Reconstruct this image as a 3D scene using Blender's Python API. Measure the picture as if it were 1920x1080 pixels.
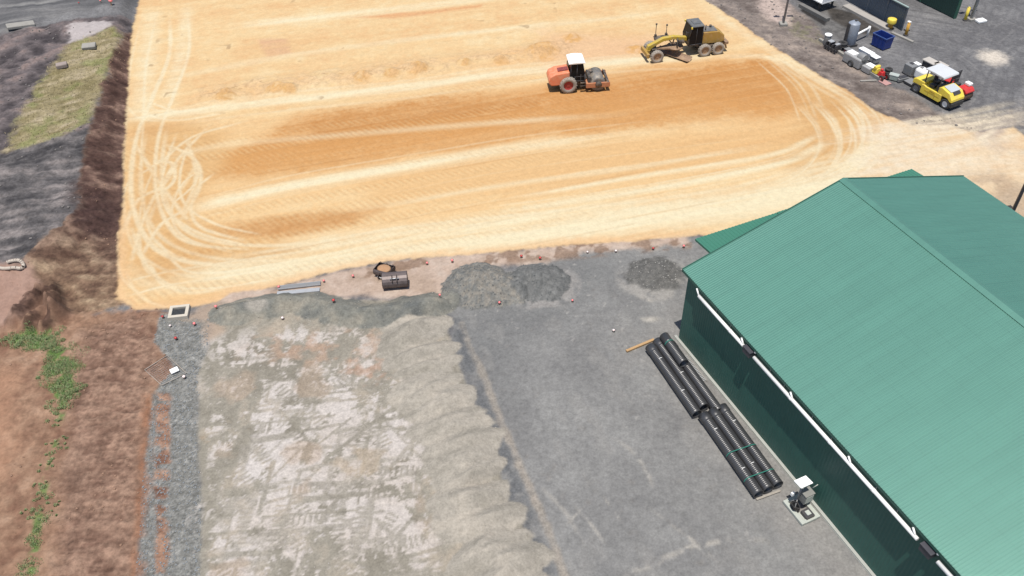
import bpy, bmesh, math, random
import numpy as np
from mathutils import Vector, Matrix, Quaternion
random.seed(7)
rng = np.random.default_rng(11)
for o in list(bpy.data.objects): bpy.data.objects.remove(o)
scene = bpy.context.scene
C = scene.collection
# ---------------------------------------------------------------- camera
F, TH, RO, CH = 1611.587, 0.74347, -0.02755, 40.0
_fw = np.array([0, math.cos(TH), -math.sin(TH)]); _up = np.array([0, math.sin(TH), math.cos(TH)]); _rt = np.array([1.0, 0, 0])
_r2 = _rt*math.cos(RO)+_up*math.sin(RO); _u2 = -_rt*math.sin(RO)+_up*math.cos(RO)
cam = bpy.data.cameras.new('camera'); co = bpy.data.objects.new('camera', cam); C.objects.link(co)
cam.sensor_width = 36; cam.lens = F/1920*36; cam.clip_end = 5000; cam.clip_start = 0.5
M = Matrix(((_r2[0], _u2[0], -_fw[0], 0), (_r2[1], _u2[1], -_fw[1], 0), (_r2[2], _u2[2], -_fw[2], CH), (0, 0, 0, 1)))
co.matrix_world = M; scene.camera = co
# ---------------------------------------------------------------- light
EL = math.radians(77); AZ = math.atan2(-.26, -.97)
S = Vector((math.cos(EL)*math.sin(AZ), math.cos(EL)*math.cos(AZ), math.sin(EL)))
w = bpy.data.worlds.new("World"); scene.world = w; w.use_nodes = True
nt = w.node_tree; bg = nt.nodes['Background']; sky = nt.nodes.new('ShaderNodeTexSky')
sky.sky_type = 'NISHITA'; sky.sun_disc = False; sky.sun_elevation = EL; sky.sun_rotation = AZ % (2*math.pi)
nt.links.new(sky.outputs[0], bg.inputs[0]); bg.inputs[1].default_value = 0.1
sl = bpy.data.lights.new('sun', 'SUN'); sl.energy = 4.2; sl.angle = math.radians(0.5); sl.color = (1, .95, .87)
so = bpy.data.objects.new('sun', sl); C.objects.link(so); so.rotation_euler = (-S).to_track_quat('-Z', 'Y').to_euler(); so.location = (0, 0, 80)
scene.view_settings.view_transform = 'Standard'; scene.view_settings.look = 'None'
scene.view_settings.exposure = 0.3; scene.view_settings.gamma = 1
EXPO = 2.05      # radiance of a white level surface under this sun, sky and exposure
def at(px, py, z=0.0):
    """reference point -> place on the ground (or at height z)"""
    d = _fw*F+_r2*(px-960)+_u2*(540-py); t = (z-CH)/d[2]
    return np.array([d[0]*t, d[1]*t])
def lin(c):
    c = np.asarray(c, float)/255; return np.where(c <= .04045, c/12.92, ((c+.055)/1.055)**2.4)
def alb(*c): return lin(c)/EXPO
# ---------------------------------------------------------------- helpers
def tag(o, label=None, cat=None, group=None, kind=None):
    if label: o['label'] = label
    if cat: o['category'] = cat
    if group: o['group'] = group
    if kind: o['kind'] = kind
    return o
def root(name, loc, rz=0.0, label=None, cat=None, group=None):
    o = bpy.data.objects.new(name, None); C.objects.link(o); o.location = loc; o.rotation_euler = (0, 0, rz); o.empty_display_size = .3
    return tag(o, label, cat, group)
def copy_tree(o, parent=None):
    c = o.copy(); C.objects.link(c)
    if parent is not None: c.parent = parent
    for ch in [k for k in o.children]: copy_tree(ch, c)
    return c
class MB:
    def __init__(s): s.bm = bmesh.new()
    def box(s, c, d, rot=None, top=None, shift=(0, 0)):
        x, y, z = d[0]/2, d[1]/2, d[2]/2; k = top or (1, 1); v = []
        for zz, kk, sh in ((-z, (1, 1), (0, 0)), (z, k, shift)):
            for a, b in ((-1, -1), (1, -1), (1, 1), (-1, 1)):
                p = Vector((a*x*kk[0]+sh[0], b*y*kk[1]+sh[1], zz))
                if rot is not None: p = rot @ p
                v.append(s.bm.verts.new(p+Vector(c)))
        for f in ((3, 2, 1, 0), (4, 5, 6, 7), (0, 1, 5, 4), (1, 2, 6, 5), (2, 3, 7, 6), (3, 0, 4, 7)): s.bm.faces.new([v[i] for i in f])
        return s
    def prism(s, pts, y0, y1, axis='y', inset=None):
        """closed profile (x,z) pushed along y (or (y,z) along x, (x,y) along z)"""
        def P(a, b, t): return {'y': (a, t, b), 'x': (t, a, b), 'z': (a, b, t)}[axis]
        A = [s.bm.verts.new(P(a, b, y0)) for a, b in pts]; B = [s.bm.verts.new(P(a, b, y1)) for a, b in pts]; n = len(pts)
        s.bm.faces.new(A); s.bm.faces.new(B[::-1])
        for i in range(n): s.bm.faces.new([A[i], B[i], B[(i+1) % n], A[(i+1) % n]])
        return s
    def cyl(s, p0, p1, r, r2=None, n=18, caps=True):
        p0 = Vector(p0); p1 = Vector(p1); r2 = r if r2 is None else r2
        q = (p1-p0).to_track_quat('Z', 'Y'); A = []; B = []
        for i in range(n):
            a = 2*math.pi*i/n; d = q @ Vector((math.cos(a), math.sin(a), 0))
            A.append(s.bm.verts.new(p0+d*r)); B.append(s.bm.verts.new(p1+d*r2))
        for i in range(n):
            f = s.bm.faces.new([A[i], A[(i+1) % n], B[(i+1) % n], B[i]]); f.smooth = True
        if caps: s.bm.faces.new(A[::-1]); s.bm.faces.new(B)
        return s
    def lathe(s, prof, c, axis='y', n=28, caps=True):
        """profile of (radius, along) turned about an axis through c"""
        rings = []
        for r, t in prof:
            R = []
            for i in range(n):
                a = 2*math.pi*i/n; u, v = r*math.cos(a), r*math.sin(a)
                p = {'y': (u, t, v), 'x': (t, u, v), 'z': (u, v, t)}[axis]
                R.append(s.bm.verts.new(Vector(p)+Vector(c)))
            rings.append(R)
        for A, B in zip(rings, rings[1:]):
            for i in range(n):
                f = s.bm.faces.new([A[i], A[(i+1) % n], B[(i+1) % n], B[i]]); f.smooth = True
        for R, fl in ((rings[0], 1), (rings[-1], 0)) if caps else ():
            try: s.bm.faces.new(R[::-1] if fl else R)
            except ValueError: pass
        return s
    def build(s, name, mat, parent=None, bevel=0.0, loc=None, rz=None):
        bmesh.ops.recalc_face_normals(s.bm, faces=s.bm.faces)
        me = bpy.data.meshes.new(name); s.bm.to_mesh(me); s.bm.free(); me.materials.append(mat)
        o = bpy.data.objects.new(name, me); C.objects.link(o)
        if parent is not None: o.parent = parent
        if loc is not None: o.location = loc
        if rz is not None: o.rotation_euler = (0, 0, rz)
        if bevel:
            b = o.modifiers.new('bevel', 'BEVEL'); b.width = bevel; b.segments = 2; b.limit_method = 'ANGLE'; b.angle_limit = .6
        return o
def RX(a): return Matrix.Rotation(a, 3, 'X')
def RY(a): return Matrix.Rotation(a, 3, 'Y')
def RZ(a): return Matrix.Rotation(a, 3, 'Z')
_mats = {}
def mat(name, col, rough=.6, metal=0.0, dirt=.25, dcol=(.32, .24, .15), scale=3.0, spec=.4, bump=.0):
    if name in _mats: return _mats[name]
    m = bpy.data.materials.new(name); m.use_nodes = True; t = m.node_tree; p = t.nodes['Principled BSDF']
    tc = t.nodes.new('ShaderNodeTexCoord'); n1 = t.nodes.new('ShaderNodeTexNoise'); n1.inputs['Scale'].default_value = scale; n1.inputs['Detail'].default_value = 6
    cr = t.nodes.new('ShaderNodeValToRGB'); cr.color_ramp.elements[0].position = .45; cr.color_ramp.elements[1].position = .75
    cr.color_ramp.elements[0].color = (0, 0, 0, 1); cr.color_ramp.elements[1].color = (dirt, dirt, dirt, 1)
    mx = t.nodes.new('ShaderNodeMix'); mx.data_type = 'RGBA'; mx.inputs[6].default_value = (*col, 1); mx.inputs[7].default_value = (*dcol, 1)
    L = t.links.new
    L(tc.outputs['Object'], n1.inputs['Vector']); L(n1.outputs['Fac'], cr.inputs['Fac']); L(cr.outputs['Color'], mx.inputs[0]); L(mx.outputs[2], p.inputs['Base Color'])
    p.inputs['Roughness'].default_value = rough; p.inputs['Metallic'].default_value = metal; p.inputs['Specular IOR Level'].default_value = spec
    if bump:
        b = t.nodes.new('ShaderNodeBump'); b.inputs['Strength'].default_value = .6; b.inputs['Distance'].default_value = bump
        L(n1.outputs['Fac'], b.inputs['Height']); L(b.outputs[0], p.inputs['Normal'])
    _mats[name] = m; return m
# ---------------------------------------------------------------- noise
def _h(ix, iy, s):
    n = (ix.astype(np.int64)*374761393+iy.astype(np.int64)*668265263+s*1274126177) & 0xffffffff
    n = ((n ^ (n >> 13))*1274126177) & 0xffffffff
    n = ((n ^ (n >> 16))*2246822519) & 0xffffffff
    return ((n ^ (n >> 15)) & 0xffff).astype(np.float32)/65535
def vn(x, y, s=0):
    ix = np.floor(x); iy = np.floor(y); fx = (x-ix).astype(np.float32); fy = (y-iy).astype(np.float32)
    fx = fx*fx*(3-2*fx); fy = fy*fy*(3-2*fy)
    a = _h(ix, iy, s); b = _h(ix+1, iy, s); c = _h(ix, iy+1, s); d = _h(ix+1, iy+1, s)
    return a+(b-a)*fx+(c-a)*fy+(a-b-c+d)*fx*fy
def fbm(x, y, o=4, s=0, g=.5):
    r = 0; a = 1; t = 0
    for i in range(o):
        r = r+a*vn(x*2**i+i*17.3, y*2**i-i*9.1, s+i*7); t += a; a *= g
    return r/t
def ss(a, b, x): x = np.clip((x-a)/(b-a), 0, 1); return x*x*(3-2*x)
# ---------------------------------------------------------------- the ground grid
D = 0.105
X0, X1, Y0, Y1 = -66.0, 66.0, 15.0, 104.0
nx = int((X1-X0)/D)+1; ny = int((Y1-Y0)/D)+1
gx = (X0+np.arange(nx)*D).astype(np.float32); gy = (Y0+np.arange(ny)*D).astype(np.float32)
X, Y = np.meshgrid(gx, gy)
def W(pts, z=0): return np.array([at(x, y, z) for x, y in pts])
def seg_d(A, B, x, y):
    dx, dy = B[0]-A[0], B[1]-A[1]; l = dx*dx+dy*dy+1e-9
    t = np.clip(((x-A[0])*dx+(y-A[1])*dy)/l, 0, 1)
    return np.hypot(x-A[0]-t*dx, y-A[1]-t*dy)
def win(xa, xb, ya, yb):
    i0 = max(0, int((xa-X0)/D)); i1 = min(nx, int((xb-X0)/D)+2); j0 = max(0, int((ya-Y0)/D)); j1 = min(ny, int((yb-Y0)/D)+2)
    return (slice(j0, j1), slice(i0, i1)) if i1 > i0 and j1 > j0 else None
def sdist(P, m=6.0):
    """signed distance to a polygon, + inside, -m away from it"""
    out = np.full(X.shape, -m, np.float32)
    q = win(P[:, 0].min()-m, P[:, 0].max()+m, P[:, 1].min()-m, P[:, 1].max()+m)
    if q is None: return out
    x, y = X[q], Y[q]; d = np.full(x.shape, 1e9, np.float32); ins = np.zeros(x.shape, bool)
    for A, B in zip(P, np.roll(P, -1, 0)):
        d = np.minimum(d, seg_d(A, B, x, y))
        if A[1] != B[1]:
            c = ((A[1] > y) != (B[1] > y)) & (x < (B[0]-A[0])*(y-A[1])/(B[1]-A[1])+A[0]); ins ^= c
    out[q] = np.where(ins, d, -d); return out
def spl(P, n=8):
    P = np.asarray(P, float); Q = np.vstack([2*P[0]-P[1], P, 2*P[-1]-P[-2]]); r = []
    for i in range(1, len(Q)-2):
        for t in np.linspace(0, 1, n, endpoint=False):
            a, b, c, d = Q[i-1:i+3]
            r.append(.5*((2*b)+(c-a)*t+(2*a-5*b+4*c-d)*t*t+(3*b-a-3*c+d)*t**3))
    r.append(P[-1]); return np.array(r)
def offs(P, o):
    t = np.gradient(P, axis=0); t /= np.linalg.norm(t, axis=1)[:, None]+1e-9
    return P+np.stack([-t[:, 1], t[:, 0]], 1)*o
def stroke(ch, P, wd, val=1.0, soft=.6, fade=0.0):
    """lays a soft band along a line into a channel"""
    n = len(P)-1
    for k in range(n):
        A, B = P[k], P[k+1]; m = wd
        q = win(min(A[0], B[0])-m, max(A[0], B[0])+m, min(A[1], B[1])-m, max(A[1], B[1])+m)
        if q is None: continue
        d = seg_d(A, B, X[q], Y[q]); v = val*(1-ss(wd*(1-soft), wd, d))
        if fade: v = v*min(1, (k+.5)/n/fade, (n-k-.5)/n/fade)
        np.maximum(ch[q], v, out=ch[q])
def Z(): return np.zeros(X.shape, np.float32)
# shared noise fields
N1 = fbm(X*.35, Y*.35, 5, 1); N2 = fbm(X*1.6, Y*1.6, 4, 2); N3 = fbm(X*4.5, Y*4.5, 2, 3); N4 = vn(X*9, Y*9, 4)
N5 = fbm(X*.12+5, Y*.12, 4, 5)
edge = (N1-.5)*1.6+(N2-.5)*1.2+(N3-.5)*.5
H = (fbm(X*.08, Y*.08, 3, 9)-.5)*.12+(N2-.5)*.05
col = np.zeros(X.shape+(3,), np.float32); grit = Z()+.5; reg = np.zeros(X.shape, np.int8)
def lay(m, c, g=None):
    global col, grit
    c = np.asarray(c, np.float32)
    if c.ndim == 1: c = c[None, None, :]
    col = col+(c-col)*m[..., None]
    if g is not None: grit = grit+(g-grit)*m
def ramp(t, *cs):
    cs = [np.asarray(c, np.float32) for c in cs]; n = len(cs)-1; t = np.clip(t, 0, 1)*n; r = np.zeros(t.shape+(3,), np.float32)
    for i in range(n):
        k = np.clip(t-i, 0, 1)[..., None]
        r = cs[0]*(1-k)+cs[1]*k if i == 0 else r+(cs[i+1]-cs[i])*k
    return r
def region(pts, rid, amp=.5, soft=.25, z=0):
    sd = sdist(W(pts, z)); m = ss(-soft, soft, sd+edge*amp)
    if rid is not None: reg[m > .5] = rid
    return m, sd
NAMES = {}
# -- 0 yard gravel everywhere
lay(np.ones_like(X), ramp((N1-.25)*1.1+(N2-.5)*.6, alb(124, 123, 125), alb(150, 149, 150), alb(178, 176, 175)), .6)
NAMES[0] = ('gravel_yard', None, None, 'structure')
# -- north-east yard: sweeping tyre marks
ch = Z(); cl = Z()
for k in range(26):
    o = (k-9)*.55+random.uniform(-.3, .3); c = cl if k % 3 == 0 else ch
    stroke(c, spl(offs(spl(W([(1610, 45), (1700, 62), (1790, 82), (1850, 115), (1880, 160), (1850, 210), (1790, 235)])), o)[::4], 4), random.uniform(.12, .3), random.uniform(.3, .8), 1)
for k in range(18):
    o = (k-9)*.6+random.uniform(-.3, .3); c = cl if k % 2 else ch
    stroke(c, spl(offs(spl(W([(1990, 60), (1910, 130), (1885, 190), (1900, 260), (1980, 330)])), o)[::4], 4), random.uniform(.15, .35), random.uniform(.3, .7), 1)
for k in range(14):
    stroke(ch if k % 2 else cl, spl(offs(spl(W([(1700, 50), (1770, 60), (1830, 75), (1870, 60), (1890, 20)])), (k-7)*.35), 3), .14, random.uniform(.2, .7), 1)
lay(ch*.8*ss(.25, .6, N1), alb(108, 107, 110)); lay(cl*.35*ss(.3, .6, N2), alb(186, 182, 179))
m, _ = region([(1842, 98), (1868, 97), (1884, 110), (1880, 117), (1858, 119), (1845, 110)], None, .8, .9); lay(m, alb(246, 234, 218))
# -- north-west: access road, rough bank, grass
m, _ = region([(-40, -40), (520, -40), (480, 6), (340, 8), (255, 12), (190, 28), (90, 50), (30, 72), (-60, 110)], 1, .7, .6)
st = fbm(X*.12+Y*.1, (Y-X*.25)*1.2, 4, 21); lay(m, ramp((st-.3)*2, alb(112, 112, 114), alb(134, 133, 134), alb(168, 166, 164)), .35)
NAMES[1] = ('access_road', None, None, 'structure')
BK = .85
m, _ = region([(-80, 90), (40, 62), (140, 40), (245, 25), (250, 60), (200, 180), (170, 290), (60, 290), (-80, 300)], 2, .6, .4, .8)
cl1 = fbm(X*.7, Y*.7, 5, 31); lay(m, ramp((cl1-.28)*2.0, alb(88, 82, 84), alb(134, 124, 124), alb(168, 148, 142)), .9)
NAMES[2] = ('rough_ground', None, None, 'structure')
m, _ = region([(130, 48), (205, 40), (215, 52), (150, 78), (130, 84)], None, .6, .3, BK); lay(m, alb(214, 204, 202), .3)
m, sdg = region([(5, 285), (40, 215), (95, 130), (130, 85), (215, 50), (232, 62), (215, 110), (190, 180), (165, 235), (110, 268), (50, 278)], 3, .9, .5, BK)
lay(m, ramp((fbm((X*.8+Y*.6)*.5, (Y*.8-X*.6)*2.0, 5, 33)*.7+N2*.3-.3)*2.3, alb(150, 138, 100), alb(180, 166, 130), alb(206, 190, 160)), .8)
m2 = m*ss(.54, .72, fbm(X*.5, Y*.5, 4, 35)+.14*ss(2.2, .2, sdg)*ss(-30, -36, X)); lay(m2*.65, alb(150, 156, 98), .8)
NAMES[3] = ('grass_bank', None, None, 'structure')
m, _ = region([(-80, 290), (10, 290), (60, 275), (120, 262), (175, 240), (165, 300), (150, 400), (110, 440), (60, 480), (50, 505), (-80, 510)], 4, .6, .35, BK)
st = fbm(X*.25+Y*.12, (Y*.95-X*.2)*1.8, 5, 37); st = st*.55+fbm(X*1.1, Y*1.1, 5, 39)*.45; lay(m, ramp((st-.3)*2.4, alb(80, 78, 80), alb(118, 114, 114), alb(164, 155, 152)), 1.0)
NAMES[4] = ('dark_gravel_bank', None, None, 'structure')
# batter face beside the pad
m, _ = region([(236, 55), (252, 50), (248, 90), (240, 200), (236, 300), (230, 420), (226, 560), (150, 585), (60, 600), (40, 545), (60, 490), (105, 445), (150, 400), (158, 310), (185, 210), (212, 120)], 5, .5, .3, .5)
st = fbm(X*.6+N1*2, Y*1.7+N1*2+X*.3, 5, 41); st2 = fbm(X*1.2, Y*1.2, 4, 43)
up_ = ss(44, 53, Y+(N1-.5)*5)
lay(m, ramp((st*.5+st2*.5-.3)*2.3, alb(112, 86, 72), alb(158, 130, 107), alb(200, 174, 144)), 1.0)
lay(m*up_, ramp((st*.5+st2*.5-.3)*2.2, alb(84, 62, 56), alb(112, 87, 78), alb(170, 140, 124)), 1.0)
NAMES[5] = ('earth_batter', None, None, 'structure')
m, _ = region([(135, 350), (190, 360), (220, 380), (215, 420), (180, 440), (150, 430)], None, .8, .6, .4); lay(m*.6, alb(78, 58, 56))
# south-west red dirt
m, _ = region([(-200, 520), (40, 515), (70, 540), (110, 590), (230, 585), (300, 580), (330, 600), (320, 700), (300, 760), (275, 900), (258, 1120), (-200, 1120)], 6, .5, .3)
st = fbm(X*.6, Y*.6, 5, 45); rut = fbm(X*2.4, Y*.35, 4, 46); hs = fbm(X*.75+(N1-.5)*1.5, Y*2.6+(N1-.5)*4+X*.25, 4, 47)
lay(m, ramp((st*.5+N2*.5-.3)*2.2, alb(150, 114, 94), alb(182, 146, 121), alb(212, 178, 152)), .7)
ms, _ = region([(150, 620), (255, 590), (300, 640), (275, 800), (258, 1120), (95, 1120), (110, 900), (135, 720)], None, .7, .8)
lay(ms*.85, ramp((rut*.25+hs*.35+(1-np.abs(2*fbm(X*1.5, Y*3.0, 3, 48)-1))*.22+N3*.18-.28)*2.4, alb(92, 68, 57), alb(138, 108, 93), alb(188, 154, 133)), 1.0)
mp, _ = region([(-60, 505), (60, 512), (80, 545), (60, 600), (0, 610), (-60, 620)], None, .5, .5); lay(mp*.9, ramp((N1-.2)*1.5, alb(186, 150, 134), alb(206, 174, 158)), .3)
mp, _ = region([(60, 545), (115, 560), (135, 590), (90, 600), (50, 590)], None, .5, .5); lay(mp*.7, ramp((N2-.2)*1.5, alb(120, 92, 80), alb(170, 136, 118)), .5)
mp, _ = region([(-60, 690), (30, 700), (40, 840), (-60, 1000)], None, .9, .8); lay(mp*.6, alb(206, 160, 130), .4)
for p, r in (((50, 632), .8), ((75, 640), .9), ((105, 655), .7), ((114, 690), 1.0), ((118, 715), .8), ((122, 740), .6)):
    q = at(*p); lay(.95*ss(1.1, .6, np.hypot(X-q[0], Y-q[1])/r+(N2-.5)*1.5+(N3-.5)*.6), ramp(N3*1.2-.1, alb(92, 128, 62), alb(136, 166, 98)), .9)
ch = Z(); stroke(ch, spl(W([(118, 755), (110, 800), (104, 845), (90, 890), (80, 925), (74, 960), (66, 1010), (56, 1100)])), .42, 1, .9); lay(np.clip(ch*1.5-.3, 0, 1)*ss(.47, .62, N2+.12*ss(28, 25, Y))*.9, ramp(N3*1.2-.1, alb(92, 128, 64), alb(138, 164, 100)), .9)
NAMES[6] = ('dirt', None, None, 'structure')
# gravel drain strip
m, _ = region([(300, 588), (390, 600), (392, 690), (372, 720), (372, 860), (380, 960), (376, 1120), (250, 1120), (262, 1000), (270, 880), (285, 740), (330, 690), (290, 640)], 7, .18, .12)
sp = np.clip(N4*.6+N3*.5-.05, 0, 1); lay(m, ramp(sp, alb(112, 112, 108), alb(152, 151, 146), alb(194, 193, 188)), .9)
mr, _ = region([(292, 735), (318, 735), (318, 830), (315, 960), (318, 1120), (292, 1120), (290, 900)], None, .25, .15)
lay(mr*ss(.33, .5, fbm(X*.9, Y*1.7, 4, 51))*.85, ramp((hs-.3)*2.2, alb(136, 92, 72), alb(178, 132, 106), alb(206, 164, 138)), .8)
me_, _ = region([(268, 740), (288, 740), (278, 900), (268, 1120), (244, 1120), (256, 960)], None, .35, .3); lay(me_*.6*ss(.3, .55, N2), alb(172, 116, 84))
NAMES[7] = ('gravel_drain', None, None, 'structure')
# grey hardstand beside the shed
m, _ = region([(830, 560), (850, 540), (1000, 500), (1090, 468), (1200, 455), (1340, 440), (1400, 700), (1800, 1120), (990, 1140)], 8, .4, .3)
st = fbm(X*.5, Y*.5, 5, 55); lay(m, ramp((st*.5+N2*.3+N3*.2-.3)*2.2, alb(145, 144, 143), alb(159, 158, 156), alb(174, 173, 170)), .42)
NAMES[8] = ('hardstand', None, None, 'structure')
mm, _ = region([(855, 540), (1010, 500), (1140, 478), (1180, 520), (1120, 560), (960, 640), (930, 760), (870, 640)], None, 1.2, 2.2); lay(mm*.5, alb(132, 133, 133))
mm, _ = region([(1210, 640), (1265, 570), (1275, 640), (1420, 830), (1640, 1080), (1560, 1120), (1440, 960), (1290, 790)], None, .5, 1.2); lay(mm*.5, alb(182, 178, 173))
mm, _ = region([(1420, 1000), (1560, 990), (1640, 1120), (1180, 1140), (1240, 1040)], None, 1.5, 2.5); lay(mm*.45*ss(.35, .65, N1), alb(186, 181, 174))
ch = Z()
for pts, wd, v in [([(1110, 935), (1080, 965), (1060, 985)], .12, .6), ([(1075, 945), (1110, 985), (1135, 1020)], .14, .7), ([(1150, 820), (1190, 850), (1215, 890), (1225, 915)], .22, .6), ([(1195, 1060), (1260, 1040), (1300, 1025), (1380, 1012), (1460, 1015)], .25, .8),
                    ([(1285, 980), (1295, 1010), (1330, 1050)], .2, .8), ([(1215, 950), (1262, 985), (1310, 1020), (1350, 1060)], .16, .5), ([(1180, 1075), (1260, 1045)], .3, .7), ([(1000, 900), (1060, 960), (1100, 1030)], .2, .5), ([(1110, 900), (1180, 1000)], .12, .5),
                    ([(1190, 545), (1205, 556), (1225, 566)], .35, 1.4), ([(1195, 600), (1235, 598)], .4, 1.0)]:
    stroke(ch, spl(W(pts)), wd, v, .9, .3)
lay(np.clip(ch, 0, 1)*ss(.33, .55, N2), alb(206, 200, 190))
sp = ss(.74, .84, fbm(X*3.1, Y*3.1, 3, 57))*ss(.4, .7, N5); lay(sp*m*.6, alb(200, 196, 190))
sp = ss(.60, .72, fbm(X*.8+Y*.3, Y*.35-X*.15, 4, 59)); lay(sp*m*.3, alb(178, 175, 170))
# clay line across it
ch = Z(); stroke(ch, spl(W([(866, 606), (880, 650), (905, 700), (935, 780), (965, 850), (1000, 930), (1030, 1000), (1062, 1090), (1090, 1160)])), .40, 1, .8)
lay(np.clip(ch*1.25-(N2-.3)*1.3-(N1-.4)*.6*ss(28, 38, Y), 0, 1)*m, ramp(N1*1.2-.1, alb(166, 160, 151), alb(188, 178, 166)), .6)
mm, _ = region([(835, 585), (862, 600), (900, 720), (960, 880), (1050, 1100), (1000, 1100), (940, 900), (880, 720)], None, .5, .4); lay(mm*.8*ss(.25, .5, N2), alb(116, 118, 121), .7)
# crushed-rock pad
m, _ = region([(372, 700), (395, 640), (420, 560), (470, 545), (640, 560), (830, 570), (850, 660), (890, 760), (930, 860), (950, 940), (1010, 1040), (1020, 1140), (372, 1140), (380, 950), (372, 850)], 9, .15, .15)
st = fbm(X*.45, Y*.45, 5, 61); lay(m, ramp((st*.6+N2*.4-.3)*2.2, alb(160, 153, 139), alb(180, 173, 159), alb(204, 190, 171)), .45)
NAMES[9] = ('crushed_rock_pad', None, None, 'structure')
mc, _ = region([(400, 640), (700, 605), (735, 690), (780, 800), (830, 900), (850, 1140), (385, 1140), (392, 800)], None, .9, 1.2)
# caliche showing through: blocky patches cut by track marks
bx = np.floor(X*.9+.5*vn(X*.5, Y*.5, 63)); by = np.floor(Y*.75+.5*vn(X*.6, Y*.6, 64)); blk = _h(bx, by, 65)
pt = (N4-.5)*.10+(N3-.5)*.16+fbm(X*.55, Y*.4, 4, 66)*.62+blk*.14+N2*.3+fbm(X*2.6, Y*.8, 3, 69)*.12
dens = .25*ss(20, 30, Y)-.12*ss(31, 37, Y)
cen = .10*np.exp(-(((X+9.5)/7)**2+((Y-31)/7)**2))-.06*ss(36.5, 39.5, Y)-.05*ss(-17, -20, X)
pale = ss(.575, .635, pt+cen)*mc
cut = Z()
for k in range(300):
    a = random.choice([.08, .12, 1.5, 1.62, .9, 2.3, .2, 1.45]) + random.uniform(-.12, .12)
    c = np.array([random.uniform(-21, -2), random.uniform(21, 38)]); l = random.uniform(.5, 2.6); d = np.array([math.cos(a), math.sin(a)])
    stroke(cut, np.array([c-d*l, c+d*l]), random.uniform(.1, .24), random.uniform(.5, 1), .5)
for k in range(46):   # ladders left by excavator tracks
    a = random.choice([.9, 2.25, .1, 1.5])+random.uniform(-.25, .25); c = np.array([random.uniform(-18, -4), random.uniform(21, 35)])
    d = np.array([math.cos(a), math.sin(a)]); e = np.array([-d[1], d[0]])
    for i in range(random.randint(4, 10)):
        p = c+d*i*.3; stroke(cut, np.array([p-e*.3, p+e*.3]), .1, .85, .5)
pale = np.clip(pale-cut*.95*ss(.2, .45, N2+.2), 0, 1)
lay(pale, ramp(N1*1.1, alb(220, 206, 192), alb(228, 218, 209), alb(238, 230, 224)), .5)
sp = ss(.66, .78, N3*.6+N4*.4)*ss(.47, .58, pt+cen)*mc*(1-cut*.6); lay(sp*.8, alb(224, 215, 208))
org = ss(.60, .72, fbm(X*.4+9, Y*.4, 4, 71)); lay(org*m*.4, alb(206, 180, 156))
for p, r, c in [((625, 650), 3.2, (212, 178, 152)), ((690, 695), 1.8, (216, 172, 144)), ((410, 810), 1.3, (212, 178, 140)), ((540, 640), 3, (208, 176, 152)), ((660, 860), 1.6, (206, 186, 160)), ((445, 597), .6, (206, 150, 108)), ((470, 575), .7, (200, 190, 178))]:
    q = at(*p); lay(.5*ss(r, r*.3, np.hypot((X-q[0])*.7, (Y-q[1])*1.5)+edge*1.8)*m*ss(.42, .62, fbm(X*1.3, Y*1.3, 4, 73)), alb(*c))
m, _ = region([(340, 600), (420, 545), (420, 620), (385, 640), (390, 600)], None, .4, .4); lay(m*.8, alb(206, 182, 160), .3)
# -- dusty pink margin below the pad
m, _ = region([(400, 548), (520, 538), (640, 505), (760, 485), (900, 474), (1100, 455), (1290, 440), (1290, 458), (1090, 472), (1010, 492), (880, 500), (850, 530), (830, 560), (700, 556), (560, 560), (430, 575)], 10, .5, .4)
lay(m, ramp((N1*.5+N2*.5-.25)*1.9, alb(196, 172, 152), alb(220, 196, 178), alb(232, 214, 198)), .5)
NAMES[10] = ('gravel_margin', None, None, 'structure')
fr_ = ss(.5, .62, fbm(X*1.1, Y*1.1, 4, 77))*ss(.9, .2, np.abs(sdist(W([(640, 508), (760, 488), (900, 478), (1100, 460), (1310, 446), (1310, 455), (1100, 473), (900, 490), (760, 500), (640, 520)]))))
lay(fr_*.7, alb(150, 120, 98), .8)
# -- verge to the east of the pad
m, _ = region([(1310, -40), (1420, -40), (1470, 0), (1530, 40), (1560, 85), (1640, 150), (1700, 170), (1760, 215), (1830, 235), (1850, 260), (1700, 262), (1625, 225), (1540, 160), (1440, 95), (1350, 40), (1290, -30)], 11, .5, .5)
st = fbm((X*.5+Y*.9)*.9, (Y*.5-X*.9)*.4, 5, 75); lay(m, ramp((st*.6+N2*.4-.3)*2.3, alb(124, 112, 106), alb(154, 142, 135), alb(186, 170, 158)), .8)
NAMES[11] = ('rough_verge', None, None, 'structure')
m, _ = region([(1480, 30), (1530, 42), (1550, 80), (1510, 75), (1475, 55)], None, .8, .8); lay(m*.55*ss(.4, .6, N2), alb(132, 132, 96))
m, _ = region([(1400, -30), (1475, 0), (1480, 45), (1445, 40)], None, .8, .8); lay(m*.8, alb(228, 206, 194))
m, _ = region([(1495, 10), (1545, 60), (1585, 80), (1600, 40), (1560, 0), (1520, -20)], None, .5, .5); lay(m*.8, ramp((N2-.2)*1.6, alb(96, 94, 92), alb(150, 147, 143)))
m, _ = region([(1552, 14), (1598, 22), (1655, 58), (1640, 68), (1600, 60), (1560, 36)], None, .25, .25); lay(m*.9, ramp((N2-.2)*1.5, alb(62, 58, 54), alb(98, 92, 86)), .5)  # sump shadow painted into the ground colour as a dark brown patch
m, _ = region([(1500, 20), (1506, 14), (1550, 40), (1546, 48)], None, .1, .15); lay(m*.9, alb(52, 50, 50))
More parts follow.
